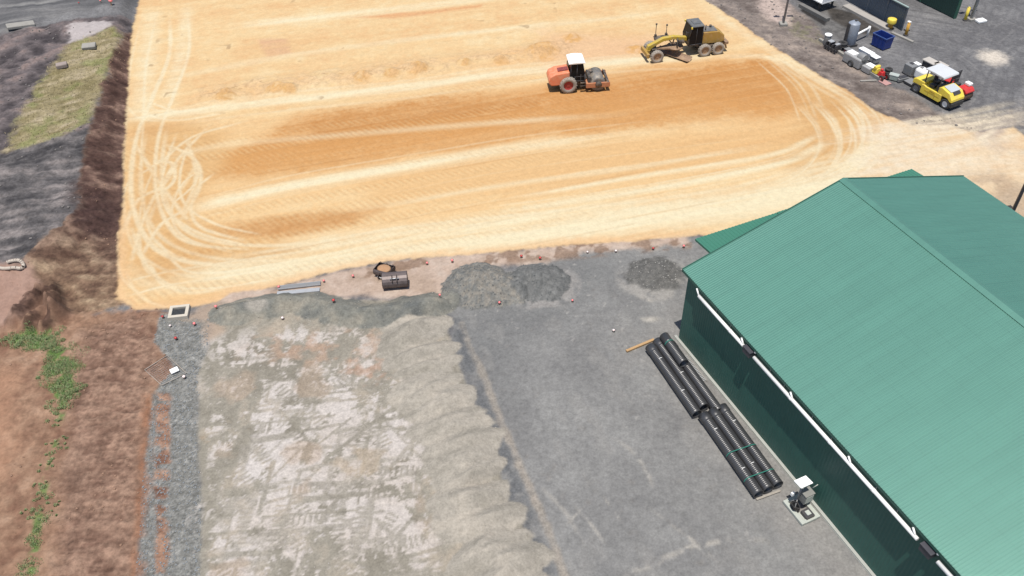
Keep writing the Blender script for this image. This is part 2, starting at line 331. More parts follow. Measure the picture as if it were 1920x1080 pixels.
# ---------------------------------------------------------------- sand pad
PADP = [(262, -30), (258, 12), (248, 60), (243, 140), (238, 220), (232, 330), (226, 440), (222, 540), (219, 560), (255, 578), (330, 580), (405, 566), (430, 548), (520, 537), (640, 505), (760, 485), (900, 474), (1100, 457), (1310, 442), (1460, 470), (1700, 420), (1920, 420), (1990, 400), (1990, 300), (1900, 238), (1840, 250), (1780, 236), (1710, 235), (1640, 208), (1590, 172), (1500, 120), (1440, 80), (1380, 38), (1320, 0), (1280, -30)]
m, sdp = region(PADP, 12, .28, .2)
NAMES[12] = ('sand_pad', None, None, 'structure'); pad = m
LA = math.radians(14.5); ux, uy = math.cos(LA), math.sin(LA)
U = X*ux+Y*uy; V = -X*uy+Y*ux
lane = fbm(U*.035, V*.55, 5, 81); lane2 = fbm(U*.06, V*1.5, 4, 82); lane3 = fbm(U*.05, V*3.2, 2, 83)
base = ramp((lane*.45+lane2*.25+lane3*.1+N2*.12+N3*.08-.3)*2.4, alb(240, 192, 134), alb(250, 212, 158), alb(255, 228, 180))
lay(m, base, .3)
top = ss(68, 75, Y-.26*X+(N1-.5)*4); lay(m*top*.75, ramp((N1*.4+N2*.3+lane*.3-.3)*2.3, alb(244, 200, 148), alb(250, 216, 164), alb(254, 230, 184)), .3)
tp, _ = region([(1020, 60), (1230, 70), (1220, 112), (1030, 128)], None, 1.5, 1.8); lay(tp*.7*pad, alb(248, 206, 164))
def dark(pts, c, a, amp=1.0, soft=1.2):
    k, _ = region(pts, None, amp, soft); k = k*np.clip(.42+.75*lane+.7*(lane2-.5)+.45*(lane3-.5)+.35*(N2-.5)+.3*(N3-.5), .1, 1.0); lay(k*a*pad, alb(*c))
dark([(420, 300), (560, 215), (800, 182), (1020, 162), (1200, 128), (1420, 110), (1600, 180), (1560, 212), (1300, 216), (1000, 258), (700, 302), (400, 330)], (222, 160, 96), .95)
dark([(540, 240), (640, 212), (900, 188), (1020, 180), (1000, 200), (760, 240), (600, 262)], (208, 146, 84), .7)
dark([(1230, 150), (1420, 112), (1600, 180), (1560, 210), (1440, 190), (1300, 190)], (214, 152, 88), .7)
dark([(1030, 175), (1300, 160), (1500, 175), (1400, 205), (1050, 245)], (220, 160, 98), .7)
dark([(395, 428), (520, 405), (720, 390), (660, 418), (520, 446), (420, 446)], (212, 152, 92), .9, .5, .7)
dark([(360, 300), (520, 270), (640, 300), (480, 345), (380, 340)], (226, 172, 112), .6)
dark([(420, 285), (700, 245), (1000, 205), (1300, 180), (1500, 190), (1500, 225), (1200, 240), (900, 275), (600, 325), (430, 330)], (228, 170, 106), .6)
dark([(640, 320), (900, 285), (1200, 262), (1460, 240), (1450, 300), (1100, 340), (700, 385)], (242, 196, 138), .7)
dark([(1560, 180), (1600, 150), (1640, 190), (1600, 215)], (216, 160, 100), .7)
dark([(390, 470), (520, 458), (600, 465), (480, 485)], (224, 170, 108), .7, .6, .6)
dark([(660, 32), (800, 20), (905, 8), (900, 14), (740, 34)], (234, 164, 112), .8, .3, .5)
dark([(480, 75), (540, 72), (548, 100), (500, 108)], (232, 184, 146), .8, .4, .4)
for pts_ in ([(240, 230), (330, 225), (420, 250), (400, 330), (360, 400), (420, 450), (560, 470), (430, 520), (270, 540), (232, 480)], [(1480, 130), (1600, 185), (1700, 240), (1660, 310), (1540, 350), (1440, 300), (1500, 240)]):
    k_, _ = region(pts_, None, 1, 1.5); lay(k_*.9*pad, ramp((N1*.5+lane2*.5-.25)*1.9, alb(224, 174, 116), alb(242, 200, 142)))
# pale wheel lanes
ch = Z(); cw = Z()
def lanes(pts, n, spread, wd, v, jit=.3, fade=.12):
    P = spl(W(pts), 10)
    for k in range(n):
        o = (k-(n-1)/2)*spread/max(1, n-1)+random.uniform(-jit, jit)
        for s in (-.8, .8): stroke(ch, offs(P, o+s*random.uniform(.8, 1.2)), wd*random.uniform(.6, 1.3), v*random.uniform(.4, 1.1), .9, fade)
def band(pts, wd, v, fade=.15): stroke(cw, spl(W(pts), 10), wd, v, 1, fade)
band([(235, 222), (330, 212), (480, 193), (760, 163), (960, 136), (1180, 114), (1360, 104)], 1.3, 1.0, .08)
band([(350, 395), (440, 372), (560, 346), (820, 302), (1000, 272), (1120, 258)], 1.3, .9)
band([(300, 300), (420, 272), (600, 256), (900, 232), (1200, 212)], .8, .4)
band([(330, 520), (560, 498), (760, 466), (1100, 430), (1330, 400), (1450, 378), (1600, 340)], 2.6, 1.0, .06)
band([(520, 470), (760, 440), (1100, 402), (1400, 365), (1560, 320)], 2.0, 1.0, .1)
band([(240, 500), (300, 540), (450, 525), (620, 495)], 1.0, .5)
band([(900, 405), (1110, 372), (1330, 335), (1480, 300), (1560, 262)], .8, .9)
band([(960, 372), (1200, 330), (1440, 292), (1540, 250)], .55, .75)
band([(620, 400), (960, 345), (1200, 312), (1440, 270)], .6, .5)
band([(440, 50), (700, 22), (960, -8)], 1.4, .8); band([(250, 160), (500, 112), (760, 75), (1000, 50), (1250, 22)], .9, .5)
band([(285, 20), (275, 120), (262, 220)], 1.6, .6, .1); band([(350, 10), (340, 100), (310, 200)], 1.2, .6)
band([(1330, 108), (1440, 108), (1530, 148), (1600, 190)], .8, .6); band([(1320, 10), (1400, 65), (1500, 128), (1600, 185)], 1.2, .5)
band([(1700, 240), (1640, 280), (1580, 325), (1480, 362), (1330, 392)], 1.8, .9)
lanes([(330, 215), (480, 195), (760, 165), (960, 138), (1180, 116), (1330, 112)], 2, 1.3, .3, .5)
lanes([(350, 400), (440, 375), (560, 345), (820, 300), (1000, 270), (1250, 240)], 2, 1.2, .3, .5)
lanes([(420, 520), (560, 500), (760, 462), (1100, 425), (1330, 395), (1450, 370), (1560, 330)], 4, 3.4, .4, .7)
lanes([(900, 400), (1110, 372), (1330, 335), (1480, 300), (1540, 265)], 1, 2.4, .3, .6)
lanes([(700, 395), (960, 345), (1200, 310), (1440, 280)], 2, 2, .25, .4)
# loops at the west end
for pts in [[(285, 20), (262, 120), (255, 220), (250, 330), (262, 430), (300, 480), (380, 505), (520, 505)], [(330, 25), (330, 100), (300, 180), (270, 260), (262, 360), (290, 440), (350, 478), (480, 490)],
            [(300, 240), (290, 330), (310, 410), (370, 455), (480, 470), (620, 462)], [(345, 250), (320, 330), (330, 390), (390, 430), (480, 452)], [(270, 200), (330, 218), (420, 205)], [(250, 190), (275, 215), (330, 220)],
            [(385, 320), (350, 350), (335, 400), (360, 440), (450, 468)], [(280, 300), (250, 380), (245, 450), (255, 510), (300, 545)], [(360, 300), (320, 360), (280, 380), (255, 440)], [(262, 455), (320, 520), (400, 530), (520, 512)],
            [(240, 540), (320, 520), (450, 500), (600, 478)], [(265, 500), (290, 540), (340, 560)], [(300, 290), (340, 300), (345, 340), (300, 380)]]:
    lanes(pts, 1, 0, .28, 1.25, .3, .1)
for pts in [[(250, 260), (300, 340), (360, 420)], [(390, 235), (330, 300), (270, 400), (240, 500)], [(345, 255), (365, 330), (340, 400)], [(300, 270), (360, 300), (370, 350), (330, 420)], [(250, 330), (300, 300), (360, 255), (460, 225)], [(245, 420), (280, 500), (340, 545), (420, 540)], [(360, 385), (300, 420), (262, 480)]]:
    P = spl(W(pts), 8); stroke(ch, offs(P, random.uniform(-.3, .3)), .3, 1.0, .9, .12)
# loops at the east end
for k in range(7):
    lanes([(1500+k*17, 190-k*2), (1540+k*17, 235-k*2), (1550+k*15, 280), (1520+k*12, 325), (1450, 365+k*3)], 1, 0, .30, 1.25, .3, .15)
lanes([(1700, 235), (1640, 270), (1580, 320), (1480, 360), (1330, 390)], 4, 2, .35, .8); lanes([(1840, 260), (1740, 290), (1620, 320), (1500, 350)], 4, 2.5, .4, .8)
lanes([(1440, 110), (1500, 165), (1530, 230)], 2, 1, .25, .7); lanes([(1440, 90), (1520, 140), (1600, 185), (1680, 240)], 3, 1.5, .3, .6)
lay(np.clip(cw*(.12+1.2*lane2+.35*lane3+.3*(N2-.5)), 0, .95)*pad, alb(255, 240, 202)); lay(np.clip(ch*(.2+.85*N1), 0, .72)*pad*(.7+.3*N2), alb(255, 243, 208))
# sun-bleached east corner and pad rim
m2, _ = region([(1640, 225), (1760, 240), (1930, 235), (1990, 420), (1700, 420), (1640, 330)], None, 1, 2); lay(m2*.75*pad, ramp((N1*.5+N2*.5-.25)*1.8, alb(232, 204, 172), alb(248, 226, 194), alb(253, 239, 214)), .4)
m2, _ = region([(1700, 225), (1790, 232), (1880, 215), (1990, 190), (1990, 250), (1850, 262), (1740, 255)], None, 1.4, 1.4); lay(m2*.6*ss(.35, .6, N1), alb(206, 188, 172), .5)
m2, _ = region([(1840, 235), (1990, 225), (1990, 330), (1880, 290)], None, 1, 1.5); lay(m2*.5*pad*ss(.4, .6, N1), ramp((N1*.5+N2*.5-.25)*1.8, alb(186, 172, 162), alb(222, 204, 188)), .5)
ce = Z()
for k in range(30):
    y0_ = random.uniform(225, 345); stroke(ce, spl(W([(1560+random.uniform(-60, 60), y0_+20), (1700, y0_+random.uniform(-5, 10)), (1820, y0_-random.uniform(5, 25)), (1920+random.uniform(-40, 60), y0_-random.uniform(10, 60))]), 6), random.uniform(.2, .7), random.uniform(.35, 1), .9, .25)
lay(np.clip(ce*(.3+N2), 0, .9)*ss(-6, -1, -np.abs(sdp)*0+sdp), alb(250, 234, 206))
m2, _ = region([(1800, 330), (1880, 325), (1960, 380), (1960, 430), (1880, 400)], None, .8, 1); lay(m2*.6*ss(.4, .6, N1+.1)*pad, alb(176, 150, 128), .6)
lay(ss(1.0, .1, sdp+edge*.5)*pad*.6*ss(56, 50, Y), alb(250, 208, 160))
col *= (1+.075*pad*(1-dk_))[..., None] if False else (1+.075*pad)[..., None]
for k in range(26):
    v0 = random.uniform(36, 62); u0 = random.uniform(-8, 26); l_ = random.uniform(5, 16); q0 = np.array([ux*u0-uy*v0, uy*u0+ux*v0]); q1 = q0+np.array([ux, uy])*l_; e_ = Z() if k == 0 else e_; stroke(e_, np.array([q0+(q1-q0)*t_ for t_ in np.linspace(0, 1, 6)]), .12, random.uniform(.4, 1), .7, .2)
lay(np.clip(e_*.25, 0, 1)*pad*(.4+N1), alb(198, 142, 88))
# padfoot / drum hatching pressed into the sand
hm = np.clip(ss(.40, .58, lane)*.9+ss(.5, .3, lane2)*.3, 0, 1)*pad*ss(76, 70, Y-.26*X)
hat = np.sin((U*math.cos(.55)+V*math.sin(.55))*2*math.pi/.46+N1*4)*(.5+.5*np.sin(V*2*math.pi/2.1+N1*3))
H += .026*hat*hm*(.25+.75*ss(14, -10, X)); H += pad*((lane2-.5)*.07+(lane3-.5)*.05)
lay(np.clip(hat*hm*.3*(.2+.8*ss(14, -10, X)), 0, 1), alb(255, 226, 172)); lay(np.clip(-hat*hm*.3*(.2+.8*ss(14, -10, X)), 0, 1), alb(214, 154, 96))  # shading of the hatch relief painted into the colour: crests paler, grooves darker
# loose sand windrow with tipped heaps
wr = Z(); P = spl(W([(400, 178), (480, 165), (660, 145), (780, 128), (870, 118), (960, 108), (1050, 92)]), 12); stroke(wr, P, 2.7, 1, .95); H += wr*.30*(.2+1.2*N1+.8*(N2-.5))*pad
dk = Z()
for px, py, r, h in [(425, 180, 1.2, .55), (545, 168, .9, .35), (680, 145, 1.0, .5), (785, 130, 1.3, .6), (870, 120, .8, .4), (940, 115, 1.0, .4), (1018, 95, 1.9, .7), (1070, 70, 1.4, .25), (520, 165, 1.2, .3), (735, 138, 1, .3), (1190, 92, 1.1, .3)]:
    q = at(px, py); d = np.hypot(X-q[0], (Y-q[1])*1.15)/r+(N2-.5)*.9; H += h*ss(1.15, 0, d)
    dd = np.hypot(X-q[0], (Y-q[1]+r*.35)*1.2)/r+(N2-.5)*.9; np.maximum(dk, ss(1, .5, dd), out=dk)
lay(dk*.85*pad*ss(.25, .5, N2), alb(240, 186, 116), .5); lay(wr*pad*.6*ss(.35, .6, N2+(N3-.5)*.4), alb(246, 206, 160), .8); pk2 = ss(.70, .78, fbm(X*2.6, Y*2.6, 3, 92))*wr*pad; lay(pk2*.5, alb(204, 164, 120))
pk = ss(.86, .9, vn(X*1.3, Y*1.3, 91))*ss(.55, .7, N1)*top*pad; lay(pk*.5, alb(176, 140, 104))
# ---------------------------------------------------------------- relief and heaps
# west bank stands above the pad
P = W([(262, -60), (240, 45), (205, 170), (172, 280), (150, 390), (100, 455), (40, 500), (-120, 515)], BK)
pl = np.vstack([P, [[-90, 40], [-90, 130], [P[0][0], 130]]]); sdb = sdist(pl, 8); bank = ss(-3.0, .8, sdb+edge*.7)*ss(.0, -1.6, sdp)
H = H+bank*(BK+(cl1-.5)*.5)+bank*ss(.1, .9, vn(X*.3, Y*.3, 93))*.25
rub = (reg == 5)*(st2-.5)*.28; H = H+rub
gl = (reg == 6).astype(np.float32); H = H+gl*((hs-.5)*.22+(rut-.5)*.14)
dm = Z()
for A, B, wd, h in [((30, 600), (75, 555), .9, .7), ((60, 608), (105, 572), .8, .6), ((85, 612), (118, 590), .7, .5), ((110, 590), (100, 545), .7, .6)]:
    t = Z(); stroke(t, np.array([at(*A), at(*B)]), wd, 1, .95); H += t*h*(1.1+1.4*(N2-.3)); lay(np.clip(t*1.4*ss(.45, .62, fbm(X*1.3+Y, Y*1.3-X, 4, 99)), 0, .8), alb(92, 70, 62), .9)
# stock heaps
HE = {}
def heap(rid, name, label, cat, cells, cfun, group=None, g=.6, thr=.06, pw=4, nz=1.0):
    h = Z()
    for cx, cy, ra, rb, an, hh in cells:
        dx, dy = X-cx, Y-cy; a = dx*math.cos(an)+dy*math.sin(an); b = -dx*math.sin(an)+dy*math.cos(an)
        d = np.sqrt((a/ra)**2+(b/rb)**2)+((N2-.5)*.34+(N1-.5)*.22+(N3-.5)*.1)*nz
        h = h+(hh*np.clip(1-d, 0, 1))**pw
    h = h**(1/pw)
    mk = ss(thr*.3, thr*1.6, h); reg[h > thr] = rid; NAMES[rid] = (name, label, cat, group)
    lay(mk, cfun, g); return h
def cell(p, ra, rb, an, h): q = at(*p); return (q[0], q[1], ra, rb, an, h)
gc = ramp((N3*.5+N4*.3+N1*.4-.3)*2, alb(108, 110, 110), alb(128, 129, 128), alb(148, 148, 146))
for q_, r_, c_ in [((1012, 530), 2.7, (176, 172, 168)), ((1226, 514), 2.75, (184, 180, 174))]:
    q = at(*q_); d = np.hypot(X-q[0], Y-q[1])+edge*.5; lay(ss(r_+.3, r_-.1, d)*ss(.25, .5, N2)*.95*ss(q[1]+2.2, q[1]-1.0, Y-.3*(X-q[0])), alb(*c_))
gcg = ramp((N3*.5+N4*.3+N1*.4-.3)*2, alb(122, 123, 121), alb(146, 146, 142), alb(172, 165, 154))
H += heap(20, 'gravel_heap', 'largest dark gravel heap, long and lumpy, between the bucket and the round heap', 'gravel heap', [cell((900, 536), 2.8, 2.4, .1, 1.45), cell((946, 540), 2.4, 1.9, .1, 1.0), cell((868, 545), 1.7, 1.5, .3, .7), cell((915, 556), 2.6, 1.3, .1, .6)], gcg, 'gravel heaps on the hardstand')
H += heap(21, 'gravel_heap', 'round dark gravel heap ringed with pale dust, touching the largest heap', 'gravel heap', [cell((1012, 530), 2.3, 2.2, 0, 1.15)], gc, 'gravel heaps on the hardstand')
H += heap(22, 'gravel_heap', 'low flat gravel heap speckled white, near the corner of the big green shed', 'gravel heap', [cell((1226, 514), 2.3, 2.1, 0, .5), cell((1240, 510), 1.6, 1.4, .3, .4)], ramp((N3*.4+N4*.2+N1*.3-.25)*1.8, alb(108, 107, 105), alb(124, 123, 120), alb(150, 147, 142)), 'gravel heaps on the hardstand')
# the long windrow: overlapping tipped loads
cs = []
A_ = W([(770, 600), (778, 650), (800, 715), (830, 775), (858, 830), (872, 885), (885, 950), (915, 1010), (945, 1070), (960, 1140)])
for i, q in enumerate(spl(A_, 3)):
    wv = 1.0+.45*math.sin(i*2.1)+.4*math.sin(i*5.3)
    an = math.radians(28)+random.uniform(-.15, .15); cs.append((q[0]+.3*math.sin(i*1.7)+random.uniform(-.25, .25), q[1]+random.uniform(-.4, .4), 2.5*(.82+.27*wv*.7), random.uniform(.75, 1.3), an+random.uniform(-.28, .28), random.uniform(.55, 1.0)))
wcol = ramp((fbm(U*.6, V*1.6, 4, 95)*.6+N2*.3+N3*.15-.3)*2.1, alb(178, 171, 158), alb(197, 189, 176), alb(212, 202, 187))
hw = heap(23, 'rock_windrow', 'long pale crushed rock windrow with a scalloped edge beside the grey hardstand', 'windrow', cs, wcol, None, .45, .05, 2.6, .55); H += .95*hw*(1+.4*(N2-.5)+.4*(N1-.5))+.05*ss(.05, .2, hw)*(N3-.5)
cs = []
for i, q in enumerate(spl(W([(430, 590), (500, 575), (580, 572), (660, 590), (720, 590), (780, 575), (820, 575)]), 3)):
    cs.append((q[0], q[1], 1.6, 1.15*(1+.2*math.sin(i*2.3)), .25+random.uniform(-.3, .3), .6+.25*random.random()))
hc2 = heap(24, 'gravel_windrow', 'low grey green gravel windrow along the top of the crushed rock pad', 'windrow', cs, ramp((fbm(U*.5, V*1.2, 4, 97)*.6+N2*.4-.3)*2.2, alb(126, 128, 125), alb(152, 151, 142), alb(182, 175, 160)), None, .55, .05, 3, .7); H += hc2*(1+.3*(N2-.5))
for p, r in [((485, 580), .9), ((470, 570), .5)]:
    q = at(*p); lay(.8*ss(r, r*.4, np.hypot(X-q[0], (Y-q[1])*1.4)+edge*.5), alb(200, 192, 180))
H = H.astype(np.float32)
fadeb = np.minimum.reduce([X-X0, X1-X, Y-Y0, Y1-Y]); H *= ss(0, 4, fadeb)
# level the shed site and the pits
SX, SY, SA = 10.237, 38.395, .402
Gd = np.array([math.cos(SA), math.sin(SA)]); Ld = np.array([math.sin(SA), -math.cos(SA)])
gg = (X-SX)*Gd[0]+(Y-SY)*Gd[1]; ll = (X-SX)*Ld[0]+(Y-SY)*Ld[1]
site = ss(-1.6, -.2, gg)*ss(-1.5, -.2, ll); H = H*(1-site)-.02*site
def zat(x, y): return float(H[min(ny-1, max(0, int(round((y-Y0)/D)))), min(nx-1, max(0, int(round((x-X0)/D))))])
# ground material: colour and grit come from the surface itself, fine grain from noise
def ground_mat(name, fine=7.0, gscale=1.0, bump=.03):
    m = bpy.data.materials.new(name); m.use_nodes = True; t = m.node_tree; p = t.nodes['Principled BSDF']; L = t.links.new
    a = t.nodes.new('ShaderNodeAttribute'); a.attribute_name = 'albedo'; g = t.nodes.new('ShaderNodeAttribute'); g.attribute_name = 'grit'
    tc = t.nodes.new('ShaderNodeTexCoord')
    n1 = t.nodes.new('ShaderNodeTexNoise'); n1.inputs['Scale'].default_value = fine; n1.inputs['Detail'].default_value = 5; n1.inputs['Roughness'].default_value = .65
    n2 = t.nodes.new('ShaderNodeTexNoise'); n2.inputs['Scale'].default_value = fine*.42; n2.inputs['Detail'].default_value = 4
    L(tc.outputs['Object'], n1.inputs['Vector']); L(tc.outputs['Object'], n2.inputs['Vector'])
    def math_(op, a_, b_):
        n = t.nodes.new('ShaderNodeMath'); n.operation = op
        for i, v in enumerate((a_, b_)):
            if isinstance(v, (int, float)): n.inputs[i].default_value = v
            else: L(v, n.inputs[i])
        return n.outputs[0]
    s = math_('ADD', math_('MULTIPLY', math_('SUBTRACT', n1.outputs['Fac'], .5), 1.5*gscale), math_('MULTIPLY', math_('SUBTRACT', n2.outputs['Fac'], .5), 1.1*gscale))
    f = math_('ADD', math_('MULTIPLY', s, g.outputs['Fac']), 1.0)
    vm = t.nodes.new('ShaderNodeVectorMath'); vm.operation = 'SCALE'; L(a.outputs['Color'], vm.inputs[0]); L(f, vm.inputs['Scale']); L(vm.outputs[0], p.inputs['Base Color'])
    p.inputs['Roughness'].default_value = .95; p.inputs['Specular IOR Level'].default_value = .15
    b = t.nodes.new('ShaderNodeBump'); b.inputs['Distance'].default_value = bump; b.inputs['Strength'].default_value = .7
    L(math_('MULTIPLY', n1.outputs['Fac'], g.outputs['Fac']), b.inputs['Height']); L(b.outputs[0], p.inputs['Normal'])
    return m
GM = {'sand': ground_mat('sand', 5, .8, .02), 'gravel': ground_mat('gravel', 8, 1.2, .04), 'earth': ground_mat('earth', 4.5, 1.0, .08)}
def gmat(rid): return GM['sand'] if rid in (12, 10) else GM['earth'] if rid in (2, 3, 4, 5, 6, 11) else GM['gravel']
def sheet():
    cell_reg = np.median(np.stack([reg[:-1, :-1], reg[1:, :-1], reg[:-1, 1:], reg[1:, 1:]]), axis=0).astype(np.int8)
    cell_reg = reg[:-1, :-1]
    idx = np.arange(nx*ny).reshape(ny, nx); q = np.stack([idx[:-1, :-1], idx[:-1, 1:], idx[1:, 1:], idx[1:, :-1]], -1)
    P = np.stack([X, Y, H], -1).reshape(-1, 3); cc = np.concatenate([np.clip(col, .01, .95), np.ones(X.shape+(1,), np.float32)], -1).reshape(-1, 4).astype(np.float32); gr = grit.reshape(-1).astype(np.float32)
    for rid, (name, label, cat, kg) in NAMES.items():
        f = q[cell_reg == rid].reshape(-1)
        if not len(f): continue
        u, inv = np.unique(f, return_inverse=True); inv = inv.astype(np.int32).reshape(-1); nf = len(inv)//4
        me = bpy.data.meshes.new(name); me.vertices.add(len(u)); me.vertices.foreach_set('co', P[u].astype(np.float32).ravel())
        me.loops.add(nf*4); me.loops.foreach_set('vertex_index', inv); me.polygons.add(nf)
        me.polygons.foreach_set('loop_start', np.arange(0, nf*4, 4, dtype=np.int32)); me.polygons.foreach_set('loop_total', np.full(nf, 4, np.int32))
        me.update(calc_edges=True); me.polygons.foreach_set('use_smooth', np.ones(nf, bool))
        a = me.attributes.new('albedo', 'FLOAT_COLOR', 'POINT'); a.data.foreach_set('color', cc[u].ravel())
        a = me.attributes.new('grit', 'FLOAT', 'POINT'); a.data.foreach_set('value', gr[u])
        me.materials.append(gmat(rid)); o = bpy.data.objects.new(name, me); C.objects.link(o)
        if kg == 'structure': o['kind'] = 'structure'
        else: tag(o, label, cat, kg)
sheet()
# the land round about, out to the horizon
b = MB(); R = 3000
vs = [b.bm.verts.new(p+(0,)) for p in ((-R, -R), (R, -R), (R, R), (-R, R), (X0, Y0), (gx[-1].item(), Y0), (gx[-1].item(), gy[-1].item()), (X0, gy[-1].item()))]
for f in ((0, 1, 5, 4), (1, 2, 6, 5), (2, 3, 7, 6), (3, 0, 4, 7)): b.bm.faces.new([vs[i] for i in f])
g = b.build('ground', mat('far_ground', tuple(alb(146, 142, 138)), .95, 0, .6, tuple(alb(170, 150, 120)), .05)); g['kind'] = 'structure'
# ---------------------------------------------------------------- shed
def wavy(name, col, rough, period, axis, lines=0.0, spec=.5, bump=.02, line_axis=0):
    m = mat(name, col, rough, 0, .12, tuple(min(1, c*1.25+.02) for c in col), .4, spec); t = m.node_tree; p = t.nodes['Principled BSDF']; L = t.links.new
    tc = [n for n in t.nodes if n.type == 'TEX_COORD'][0]; sp = t.nodes.new('ShaderNodeSeparateXYZ'); L(tc.outputs['Object'], sp.inputs[0])
    def mth(op, a, b=0.0):
        n = t.nodes.new('ShaderNodeMath'); n.operation = op
        for i, v in enumerate((a, b)):
            if isinstance(v, (int, float)): n.inputs[i].default_value = v
            else: L(v, n.inputs[i])
        return n.outputs[0]
    h = mth('SINE', mth('MULTIPLY', sp.outputs[axis], 2*math.pi/period))
    if bump:
        b = t.nodes.new('ShaderNodeBump'); b.inputs['Distance'].default_value = bump; b.inputs['Strength'].default_value = .5; L(h, b.inputs['Height']); L(b.outputs[0], p.inputs['Normal'])
    mx = [n for n in t.nodes if n.type == 'MIX'][0]
    # lapped sheet joints and rows of screws
    n2 = t.nodes.new('ShaderNodeTexNoise'); n2.inputs['Scale'].default_value = 1.0; n2.inputs['Detail'].default_value = 3
    mp = t.nodes.new('ShaderNodeMapping'); mp.inputs['Scale'].default_value = (.06, 1.9, 1) if axis == 1 else (1, 1, 1); L(tc.outputs['Object'], mp.inputs[0]); L(mp.outputs[0], n2.inputs['Vector'])
    v = mth('ADD', .86, mth('MULTIPLY', n2.outputs['Fac'], .28))
    if lines:
        fr = mth('FRACT', mth('DIVIDE', sp.outputs[line_axis], 1.25)); lt = mth('LESS_THAN', fr, .07); v = mth('SUBTRACT', v, mth('MULTIPLY', lt, lines))
        fr2 = mth('FRACT', mth('DIVIDE', sp.outputs[axis], .762)); lt2 = mth('LESS_THAN', fr2, .09); v = mth('SUBTRACT', v, mth('MULTIPLY', lt2, lines*1.2))
    vm = t.nodes.new('ShaderNodeVectorMath'); vm.operation = 'SCALE'; L(mx.outputs[2], vm.inputs[0]); L(v, vm.inputs['Scale']); L(vm.outputs[0], p.inputs['Base Color'])
    return m
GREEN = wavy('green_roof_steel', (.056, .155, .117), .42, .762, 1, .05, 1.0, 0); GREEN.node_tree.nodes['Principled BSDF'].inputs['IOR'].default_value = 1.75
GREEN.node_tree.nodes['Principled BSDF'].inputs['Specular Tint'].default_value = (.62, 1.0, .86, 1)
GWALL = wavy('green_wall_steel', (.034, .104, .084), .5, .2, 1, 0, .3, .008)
GDARK = mat('green_trim_steel', (.03, .10, .075), .45, 0, .1, (.1, .16, .13))
WHITE = mat('white_paint', (.80, .80, .79), .5, 0, .2, (.62, .58, .52), 2)
CONC = mat('pale_concrete', tuple(alb(196, 192, 184)), .9, 0, .5, tuple(alb(170, 166, 158)), 2.5, bump=.01)
BLACK = mat('black_rubber', (.022, .022, .024), .75, 0, .3, (.14, .11, .08), 4)
DGREY = mat('dark_grey_steel', (.045, .045, .05), .5, 0, .3, (.15, .12, .09), 3)
GREY = mat('grey_steel', (.22, .225, .23), .5, .2, .3, (.25, .21, .16), 3)
SILV = mat('galvanised_steel', (.45, .46, .47), .45, .4, .3, (.35, .32, .28), 3)
GLASS = mat('dark_glass', (.008, .009, .011), .3, 0, .05, (.04, .035, .03), 2, .12)
WG, WE, ZE, ZR, LEN = .30, 22.086, 5.818, 9.007, 46.0
shed = root('shed', (SX, SY, 0), SA, 'large green steel shed with a ribbed gable roof and a white rainwater pipe', 'shed')
HW = WE/2; SL = (ZR-ZE)/HW
def roof_sheet(x0, z0, x1, z1, ya, yb, name, m, parent, th=.05):
    """ribbed sheeting running from eave to ridge"""
    prof = []; y = ya; per = .1524
    while y > yb:
        for dy, h in ((0, 0), (.07, 0), (.09, .016), (.132, .016)): prof.append((y-dy, h))
        y -= per
    bm = bmesh.new(); A = [bm.verts.new((x0, yy, z0+h)) for yy, h in prof]; B = [bm.verts.new((x1, yy, z1+h)) for yy, h in prof]
    for i in range(len(prof)-1): bm.faces.new([A[i], A[i+1], B[i+1], B[i]])
    lo = [bm.verts.new(p) for p in ((x0, prof[0][0], z0-th), (x0, prof[-1][0], z0-th), (x1, prof[-1][0], z1-th), (x1, prof[0][0], z1-th))]; bm.faces.new(lo)
    bmesh.ops.recalc_face_normals(bm, faces=bm.faces)
    me = bpy.data.meshes.new(name); bm.to_mesh(me); bm.free(); me.materials.append(m); o = bpy.data.objects.new(name, me); C.objects.link(o); o.parent = parent; return o
roof_sheet(0, ZE, HW-.02, ZR-.005, 0, -LEN, 'roof', GREEN, shed); roof_sheet(WE, ZE, HW+.02, ZR-.005, 0, -LEN, 'roof', GREEN, shed)
b = MB()
b.prism([(HW-.32, ZR-.32*SL+.055), (HW, ZR+.06), (HW+.32, ZR-.32*SL+.055), (HW+.32, ZR-.32*SL+.035), (HW, ZR+.035), (HW-.32, ZR-.32*SL+.035)], .01, -LEN-.01); b.build('ridge_cap', GREEN, shed)
for s in (0, 1):
    b = MB(); xa = 0 if s == 0 else WE; xb = HW-.002 if s == 0 else HW+.002
    dz = .09
    b.prism([(xa, ZE-.22), (xa, ZE+dz-.04), (xb, ZR+dz-.04), (xb, ZR-.22)], .06, .005); b.build('barge_board', GDARK, shed)
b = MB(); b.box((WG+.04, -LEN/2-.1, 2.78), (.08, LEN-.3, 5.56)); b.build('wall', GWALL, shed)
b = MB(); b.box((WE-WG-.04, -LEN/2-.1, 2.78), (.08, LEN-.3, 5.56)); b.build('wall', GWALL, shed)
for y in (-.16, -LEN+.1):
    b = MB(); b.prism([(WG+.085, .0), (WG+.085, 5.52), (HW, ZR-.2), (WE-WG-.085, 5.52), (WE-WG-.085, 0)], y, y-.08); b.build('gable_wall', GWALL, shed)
for x0 in (.0, WE):
    s = 1 if x0 == 0 else -1
    b = MB(); b.prism([(x0+s*.0, ZE-.03), (x0-s*.0, ZE-.20), (x0+s*.17, ZE-.20), (x0+s*.17, ZE-.06), (x0+s*.155, ZE-.06), (x0+s*.155, ZE-.185), (x0+s*.012, ZE-.185), (x0+s*.012, ZE-.03)], -.02, -LEN); b.build('gutter', GDARK, shed)
